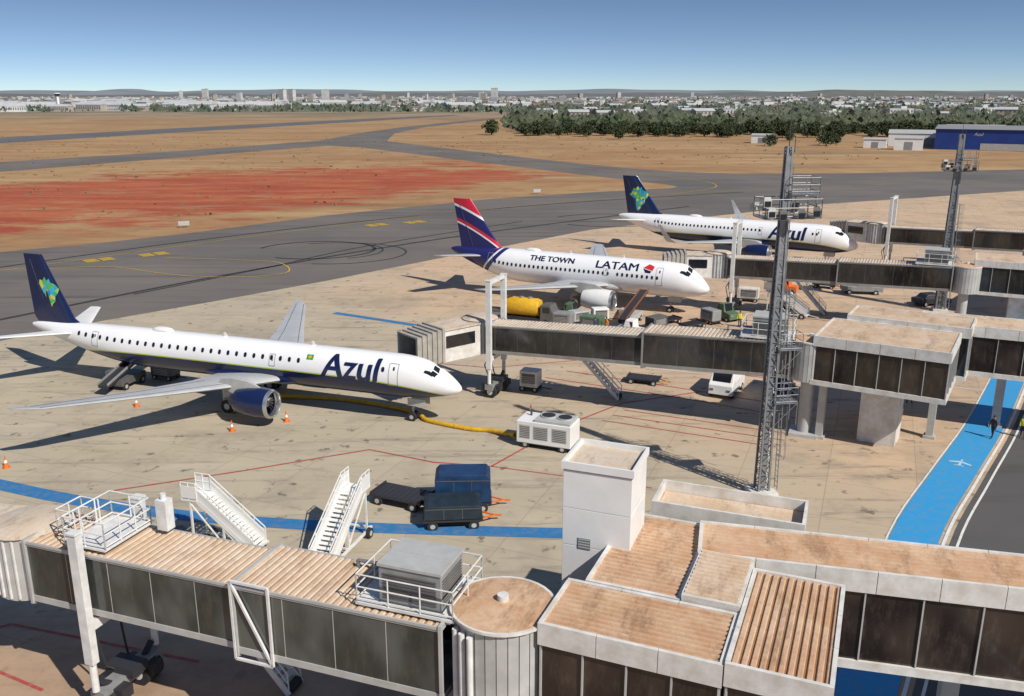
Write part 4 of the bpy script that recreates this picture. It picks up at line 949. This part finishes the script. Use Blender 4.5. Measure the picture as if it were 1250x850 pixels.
def person(label,p,rz,top,legs,pose=0):
    n=NB("clothing",.8);z=n.xyz()[2]
    c=n.mix(n.math('GREATER_THAN',z,.92),legs,top);c=n.mix(n.math('GREATER_THAN',z,1.50),c,(.32,.17,.11));c=n.mix(n.math('LESS_THAN',z,.09),c,(.02,.02,.02))
    m=n.out(c)
    V=[((0,0,.95),.15),((0,0,1.15),.14),((0,0,1.38),.16),((0,0,1.5),.065),((.01,0,1.58),.085),((.01,0,1.68),.095),((.01,0,1.76),.055)]
    Ed=[(0,1),(1,2),(2,3),(3,4),(4,5),(5,6)]
    st=.12+pose*.14
    for s in (-1,1):
        b=len(V);V+=[((0,s*.10,.88),.10),((s*st*.5,s*.11,.5),.07),((s*st-.02,s*.12,.09),.045),((s*st+.14,s*.13,.04),.04)];Ed+=[(0,b),(b,b+1),(b+1,b+2),(b+2,b+3)]
        b=len(V);V+=[((0,s*.19,1.40),.06),((-s*.05,s*.26,1.12),.045),((-s*.02+.08,s*.27,.88),.033),((-s*.02+.11,s*.27,.80),.035)];Ed+=[(2,b),(b,b+1),(b+1,b+2),(b+2,b+3)]
        f=len(V)
        for q in range(4):V.append(((-s*.02+.09+q*.018,s*.27,.72),.010));Ed.append((b+3,f+q))
    me=bpy.data.meshes.new("person");me.from_pydata([v for v,_ in V],Ed,[]);me.materials.append(m)
    o=bpy.data.objects.new("person",me);COL.objects.link(o);md=o.modifiers.new("s",'SKIN');md.use_smooth_shade=True
    for i,(v,r) in enumerate(V):me.skin_vertices[0].data[i].radius=(r,r*(1.25 if i in(1,2) else 1))
    me.skin_vertices[0].data[0].use_root=True
    o.modifiers.new("u",'SUBSURF').levels=1;o.modifiers["u"].render_levels=2
    o.location=(*p,.07);o.rotation_euler=(0,0,rz);tag(o,label,"person","ground staff")
    g=G();g.loft([[(-.005+r*math.cos(t),r*.85*math.sin(t),z) for t in [2*math.pi*q/14 for q in range(14)]] for z,r in ((1.66,.108),(1.72,.108),(1.78,.075),(1.80,.02))]);g.obj("hair",['black'],o,True)
    return o
person("person in dark uniform standing on blue walkway",(35.4,62.2),R(200),(.03,.035,.05),(.03,.03,.04),.3)
person("person in yellow vest walking along service road",(37.7,62.3),R(240),(.65,.62,.04),(.03,.04,.07),1)
person("person in yellow vest near gate lounge",(31.2,70.5),R(100),(.65,.62,.04),(.03,.04,.07),.6)
person("person in dark clothes beside the gate lounge",(32.6,70.0),R(300),(.04,.04,.06),(.03,.03,.05),.2)
person("person in orange vest by striped-tail airliner",(10.0,92.5),R(30),(.75,.25,.03),(.03,.04,.07),.8)
person("person in dark uniform near ground carts",(8.8,92.4),R(130),(.03,.04,.08),(.03,.03,.05),.3)
person("person in yellow vest near airliner nose",(24.8,95.2),R(250),(.65,.62,.04),(.03,.04,.07),.5)
person("person in orange vest beside dark dollies",(16.2,88.5),R(10),(.75,.25,.03),(.03,.04,.07),.5)
g=G();g.box((0,0,.45),(1.0,.5,.8),m=0);g.box((0,0,.9),(1.05,.55,.1),m=1);o=g.obj("equipment_box",['yellow','grey']);o.location=(30.0,66.5,.06);tag(o,"yellow equipment box on the pavement","equipment box")
for p,l in (((-62.5,171.6),"small white airfield sign box on grass"),((6.3,231.5),"small white airfield sign box on grass")):
    g=G();g.box((0,0,.8),(2.0,.3,.8),m=0);g.box((-.7,0,.2),(.12,.12,.4),m=1);g.box((.7,0,.2),(.12,.12,.4),m=1);o=g.obj("airfield_sign",['lgrey','grey']);o.location=(*p,.03);o.rotation_euler=(0,0,R(20));tag(o,l,"airfield sign")
# ------------------------------------------------------------------ hangar and sheds
H=thing("cargo_hangar","large navy hangar with white roof edge","hangar",(194.5,425,0),R(-31))
g=G();g.box((19,11,4.6),(38,22,9.2));g.obj("wall",[mat("blue_cladding",(.012,.05,.27),.5,0,.25,.2)],H)
g=G();g.loft([[(x,y,z) for y,z in ((-.5,9.2),(11,10.8),(22.5,9.2))] for x in (-.5,38.5)]);g.obj("roof",['grey'],H)
g=G();g.box((28,-.06,1.6),(18,.1,3.0));g.obj("loading_door",['lgrey'],H)
bm=text2d("Azul",2.0,.02,.18,1.0)
for v in bm.verts:v.co=Vector((16+v.co.x,-.06-v.co.z,6.4+v.co.y))
bm_obj(bm,"lettering",'lgrey',H)
def shed(label,p,rz,s,m,rm):
    root=thing("storage_shed",label,"shed",(*p,0),rz)
    x,y,z=s;g=G();g.box((0,0,z/2),(x,y,z));g.obj("wall",[m],root)
    g=G();g.loft([[(a,b,c) for b,c in ((-y/2-.3,z),(0,z+y*.12),(y/2+.3,z))] for a in (-x/2-.3,x/2+.3)]);g.obj("roof",[rm],root)
    g=G();g.box((0,-y/2-.03,z*.35),(x*.3,.06,z*.7));g.obj("door",['grey'],root)
for p,s,l in (((181,421),(12,7,5.2),"small white shed beside navy hangar"),((232,428),(20,10,7),"white warehouse behind navy hangar"),((206,452),(40,14,6),"white warehouse behind navy hangar"),((172,437),(10,6,4),"small white shed beside navy hangar"),((250,500),(28,14,7),"grey-roofed warehouse among trees"),((130,480),(10,7,4),"small white shed at field edge")):
    shed(l,p,R(-25),s,'white','lgrey')
# ------------------------------------------------------------------ trees
leafm=[]
for i,(a,b) in enumerate((((.030,.048,.016),(.062,.085,.028)),((.038,.052,.018),(.075,.092,.036)),((.024,.040,.015),(.052,.072,.025)))):
    leafm.append(mat("foliage_tone",b,.8,0,0,.6,a))
M['bark']=mat("bark",(.10,.07,.05),.9,0,.3,3)
def crown_geo(g,R0,H0,h,n,fs,rng):
    cl=[]
    for i in range(n):
        a=rng.random()*6.283;u=rng.random()**.5;zz=rng.random();rr=R0*math.sin(math.pi*(.12+.80*zz))**.7*u*(.85+.3*rng.random())
        cl.append((rr*math.cos(a),rr*math.sin(a),H0+zz*h))
    for c in cl:
        k=rng.randint(0,1)
        for j in range(10):
            o=Vector(c)+Vector((rng.gauss(0,1),rng.gauss(0,1),rng.gauss(0,.8)))*fs*1.0
            d=Vector((rng.gauss(0,1),rng.gauss(0,1),rng.gauss(0,1))).normalized();e=d.orthogonal().normalized()*fs*.7;f=d.cross(e)*1.0
            g.face([o-e-f,o+e-f*.6,o+e*.7+f,o-e*.6+f*.8],k)
def tree(label,p,s,var,rng):
    root=thing("tree",label,"tree",(*p,0),rng.random()*6,"trees along the field edge")
    g=G();g.tube((0,0,0),(.2,.1,3.6),.38,.26,9)
    for q in range(5):
        a=q*1.26;g.tube((.2,.1,3.0+q*.25),(2.6*math.cos(a),2.6*math.sin(a),5.4+.4*q),.17,.07,6)
    g.obj("trunk",['bark'],root)
    g=G();crown_geo(g,5.0+.6*var,1.6,6.9,105,.58,rng);g.obj("crown",[leafm[var],leafm[(var+1)%3]],root)
    root.scale=(s,)*3
    return root
rng=random.Random(3)
T0=[tree("broad leafy green tree on the grass field edge",(-12.7,575),1.0,0,rng),tree("broad leafy green tree on the grass field edge",(9,560),.85,1,rng),tree("broad leafy green tree on the grass field edge",(16,566),.95,2,rng)]
for i in range(175):
    x=6+i*2.05+rng.uniform(-4,4);y=575+rng.uniform(-22,60)-(x*.10)
    if 150<x<250 and y<500:continue
    o=copy_thing(T0[i%3],(x,y,0),rng.random()*6,rng.uniform(.5,1.0))
for (x,y) in ((126,450),(155,455),(240,440),(258,428),(262,450),(270,470),(232,470),(290,480),(165,470),(60,520),(150,500)):
    copy_thing(T0[rng.randint(0,2)],(x,y,0),rng.random()*6,rng.uniform(.5,.8))
leafh=mat("distant_foliage",(.065,.082,.042),.9,0,0,.02,(.038,.055,.030));leafh2=mat("distant_foliage_pale",(.095,.11,.06),.9,0,0,.02,(.06,.078,.042))  # second tone is paler foliage, picked at random per clump
leafc=mat("city_foliage",(.080,.098,.066),.9,0,0,.01,(.048,.068,.050));leafc2=mat("city_foliage_pale",(.11,.125,.085),.9,0,0,.01,(.075,.092,.066))  # distance haze put into both foliage colours; paler one mixed at random
def wood(name,n,fn,fs,k2=7,mats=None):
    g=G()
    for i in range(n):
        x,y,s=fn();k=rng.randint(0,1)
        for j in range(k2):
            o=Vector((x,y,s*.5))+Vector((rng.gauss(0,.5*s),rng.gauss(0,.4*s),rng.gauss(0,.2*s)))
            o.z=min(s*.95,max(.15*s,o.z))
            d=Vector((rng.gauss(0,.6),-1,rng.gauss(.5,.5))).normalized();e=d.orthogonal().normalized()*fs*s;f=d.cross(e)
            g.face([o-e-f,o+e-f*.7,o+e*.8+f,o-e*.7+f*.9],k)
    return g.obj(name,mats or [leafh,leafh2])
def f1():
    x=rng.uniform(0,620);return x,rng.uniform(610,820)-x*.08,rng.uniform(5,9)
o=wood("woodland",1700,f1,.2,12);o["kind"]="stuff";o["label"]="dense green woodland beyond the airfield";o["category"]="woodland"
clus=[(rng.uniform(-.62,.62) if rng.random()<.4 else rng.uniform(0,.62),rng.uniform(950,3800)) for _ in range(110)]
def f2():
    if rng.random()<.6:
        a,y0=rng.choice(clus);y=max(900,y0+rng.gauss(0,100));x=a*y0+rng.gauss(0,90+y0*.03)
    else:
        y=900+3600*rng.random()**1.3;x=rng.uniform(-.68,.68)*y
    if x<0 and y<1300:y+=600
    return x,y,rng.uniform(5,10)
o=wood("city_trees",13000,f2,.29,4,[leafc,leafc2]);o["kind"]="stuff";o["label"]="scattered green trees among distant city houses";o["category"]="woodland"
g=G()
for i in range(600):
    y=rng.uniform(180,560);x=rng.uniform(-.62,.4)*y
    if y<330 and x>-40:continue
    s=rng.uniform(.15,.4)
    for j in range(3):
        o=Vector((x+rng.gauss(0,s),y+rng.gauss(0,s),s*.5));e=Vector((s*.8,rng.gauss(0,.3),0));f=Vector((0,0,s*.5));g.face([o-e-f,o+e-f,o+e*.6+f,o-e*.7+f])
o=g.obj("scrub",[mat("dry_scrub",(.22,.17,.08),.9,0,.4,1)]);o["kind"]="stuff";o["label"]="sparse dry scrub tufts on the field";o["category"]="scrub"
# ------------------------------------------------------------------ city
hw=[mat("city_wall_white",(.60,.60,.59),.8,0,.3,.1),mat("city_wall_cream",(.42,.38,.33),.8,0,.2,.1),mat("city_wall_grey",(.30,.31,.33),.8,0,.2,.1)]
hr=[mat("tile_roof",(.27,.16,.12),.9,0,.3,.2),mat("metal_roof",(.50,.51,.52),.6,0,.2,.1),mat("fibre_roof",(.26,.25,.25),.9,0,.3,.1)]
hg=mat("city_window",(.12,.14,.16),.3)
def house_into(g,w,d,h,floors,flat,ox=0,oy=0,rot=0,mo=0,rm=1):
    ca,sa=math.cos(rot),math.sin(rot);n0=len(g.v)
    g.box((0,0,h/2),(w,d,h),m=mo)
    if flat:
        g.box((0,0,h+.3),(w*1.02,d*1.02,.6),m=rm);g.box((w*.2,0,h+1.5),(w*.25,d*.3,2.2),m=mo)
    else:
        r=d*.2;g.loft([[(x,y,z) for y,z in ((-d/2-.5,h),(0,h+r),(d/2+.5,h))] for x in (-w/2-.5,w/2+.5)],rm)
    nx=max(2,int(w/3.2)) if floors else 0
    for f in range(floors):
        for i in range(nx):
            g.box((-w/2+(i+.5)*w/nx,-d/2-.05,h*(f+.55)/floors),(w/nx*.5,.1,h/floors*.45),m=2)
    for i in range(n0,len(g.v)):
        x,y,z=g.v[i];g.v[i]=(ox+x*ca-y*sa,oy+x*sa+y*ca,z)
protos=[]
for w,d,h,wm,rm,fl,flat,cat in ((14,9,4.5,0,0,1,0,"house"),(18,11,7,1,1,2,0,"house"),(14,10,5,2,2,1,0,"house"),(24,14,8,0,1,2,1,"building"),(55,25,9,0,1,1,0,"warehouse"),(38,18,8,1,1,1,0,"warehouse"),(16,14,30,1,2,10,1,"tower block"),(18,15,42,0,2,14,1,"tower block"),(20,14,20,2,1,6,1,"apartment block"),(90,30,10,0,1,2,0,"warehouse")):
    g=G();house_into(g,w,d,h,fl,flat)
    nm={"house":"house","building":"office_building","warehouse":"warehouse","tower block":"tower_block","apartment block":"apartment_block"}[cat]
    o=g.obj(nm,[hw[wm],hr[rm],hg]);o["category"]=cat;o["group"]="distant city "+cat+"s"
    o["label"]={"house":"low distant house among city trees","building":"white flat-roofed distant office building","warehouse":"long pale-roofed distant warehouse","tower block":"tall pale tower block on the skyline","apartment block":"pale mid-rise apartment block in the city"}[cat]
    protos.append(o)
placed=set()
def place(i,x,y,s=1):
    if i not in placed:placed.add(i);o=protos[i]
    else:
        o=protos[i].copy();COL.objects.link(o)
    o.location=(x,y,0);o.rotation_euler=(0,0,rng.uniform(-.5,.5));o.scale=(s,s,s)
for i in range(150):
    y=900+1500*rng.random()**1.1;x=rng.uniform(.02,.62)*y;place(rng.choice([0,1,2,2,0,3]),x,y,rng.uniform(.8,1.3))
for i in range(100):
    y=1350+1700*rng.random()**1.1;x=rng.uniform(-.62,.0)*y;place(rng.choice([0,1,2,3,0,5]),x,y,rng.uniform(.8,1.3))
for (x,y,i) in ((-760,1500,4),(-700,1600,5),(-565,1400,5),(-560,1560,4),(-510,1480,9),(-455,1500,4),(-395,1495,5),(-850,1700,5),(-640,1790,9),(-430,1620,4),(-330,1550,5),(-250,1600,4),(-900,2100,9),(-150,1700,4),(-720,1330,4),(-660,1360,5),(-620,1420,9),(-790,1420,9)):place(i,x,y,.9)
for i in range(44):
    y=2300+2600*rng.random();x=(rng.choice([-.31,-.24,-.20,-.17,-.02,-.06,.30,.1,-.45,-.12,.2,.45])+rng.gauss(0,.03))*y;place(rng.choice([6,6,7,8]),x,y,rng.uniform(.5,.95))
for (a,y,i) in ((-.245,2400,7),(-.235,2450,7),(-.215,2420,6),(-.20,2500,7),(-.065,2300,6),(-.055,2320,8),(-.045,2350,8),(-.03,2300,6),(-.02,2280,8)):place(i,a*y,y,.85)
for i in range(len(protos)):
    if i not in placed:bpy.data.objects.remove(protos[i])
g=G()
for i in range(2100):
    y=1500+3800*rng.random()**1.0;x=rng.uniform(-.66,.66)*y
    w=rng.uniform(8,24);house_into(g,w,rng.uniform(8,14),rng.choice([5,6,7,8,9,12]) ,0,rng.random()<.4,x,y,rng.uniform(-.6,.6),rng.choice([0,0,3,4]),rng.choice([1,5,5,6,6]))
o=g.obj("distant_houses",[hw[0],hr[0],hg,hw[1],hw[2],hr[1],hr[2]]);o["kind"]="stuff";o["label"]="mass of small pale distant city houses";o["category"]="houses"
ct=thing("control_tower","slim distant airport control tower","tower",(-690,1420,0),0)
g=G();g.tube((0,0,0),(0,0,22),2.2,1.8,12);g.obj("shaft",['white'],ct,True)
g=G();g.tube((0,0,22),(0,0,25),3.2,4.2,12);g.obj("glazed_cab",['glass'],ct);g=G();g.tube((0,0,25),(0,0,26),4.4,4.2,12);g.obj("roof",['white'],ct)
# ------------------------------------------------------------------ hills
def ridge(name,y0,depth,hf,m):
    g=G();nx=160;ny=6
    pts=[[(-.95*y0+1.9*y0*i/nx,y0+depth*j/ny,max(0,hf((i/nx)))*math.sin(math.pi*.5*j/ny)-1) for i in range(nx+1)] for j in range(ny+1)]
    for j in range(ny):
        for i in range(nx):g.face([pts[j][i],pts[j][i+1],pts[j+1][i+1],pts[j+1][i]])
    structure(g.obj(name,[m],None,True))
def hf1(t):
    s=sum(math.sin(t*f*6.283+p)*a for f,p,a in ((2,1,9),(5,2.2,6),(11,.5,4),(23,1.7,2.2)))
    return 50+s+34*math.exp(-((t-.245)/.012)**2)+24*math.exp(-((t-.33)/.05)**2)+8*math.exp(-((t-.8)/.15)**2)
def hf2(t):
    s=sum(math.sin(t*f*6.283+p)*a for f,p,a in ((3,0,5),(7,1.2,4),(17,.9,2.5),(31,1.7,1.5)))
    return 26+s+18*math.exp(-((t-.72)/.16)**2)
ridge("hills",9000,1800,lambda t:hf1(t)*1.2,mat("hazy_hill",(.21,.225,.25),1,0,0,.0015,(.16,.18,.205)))  # air haze is painted into the hill colour
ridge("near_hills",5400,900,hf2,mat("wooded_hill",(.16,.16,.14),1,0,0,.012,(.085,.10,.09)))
# ------------------------------------------------------------------ light, world, camera
w=bpy.data.worlds.new("World");SC.world=w;w.use_nodes=True
N=w.node_tree.nodes;L=w.node_tree.links;bg=N["Background"];bg.inputs[1].default_value=.11
sk=N.new("ShaderNodeTexSky");sk.sky_type='NISHITA';sk.sun_disc=False;sk.sun_elevation=R(43);sk.sun_rotation=R(137.3);sk.altitude=700;sk.air_density=1.0;sk.dust_density=.6;sk.ozone_density=2.5
tc=N.new("ShaderNodeTexCoord");mp=N.new("ShaderNodeMapping");mp.inputs["Scale"].default_value=(1,1,2.8);mp.inputs["Location"].default_value=(0,0,.045)
L.new(tc.outputs["Generated"],mp.inputs[0]);L.new(mp.outputs[0],sk.inputs[0]);L.new(sk.outputs[0],bg.inputs[0])
sl=bpy.data.lights.new("sun",'SUN');sl.energy=5.0;sl.angle=R(.5);sl.color=(1,.945,.86)
so=bpy.data.objects.new("sun",sl);COL.objects.link(so);so.rotation_euler=Vector((.72,-.78,1)).to_track_quat('Z','Y').to_euler()
cam=bpy.data.cameras.new("camera");cam.sensor_width=36;cam.lens=1100/1250*36;cam.clip_end=30000;cam.clip_start=.5
co=bpy.data.objects.new("camera",cam);COL.objects.link(co);co.location=(0,0,24.5);co.rotation_euler=(R(90)-math.atan(310/1100),0,0);SC.camera=co
SC.view_settings.view_transform='Standard';SC.view_settings.look='None';SC.view_settings.exposure=0
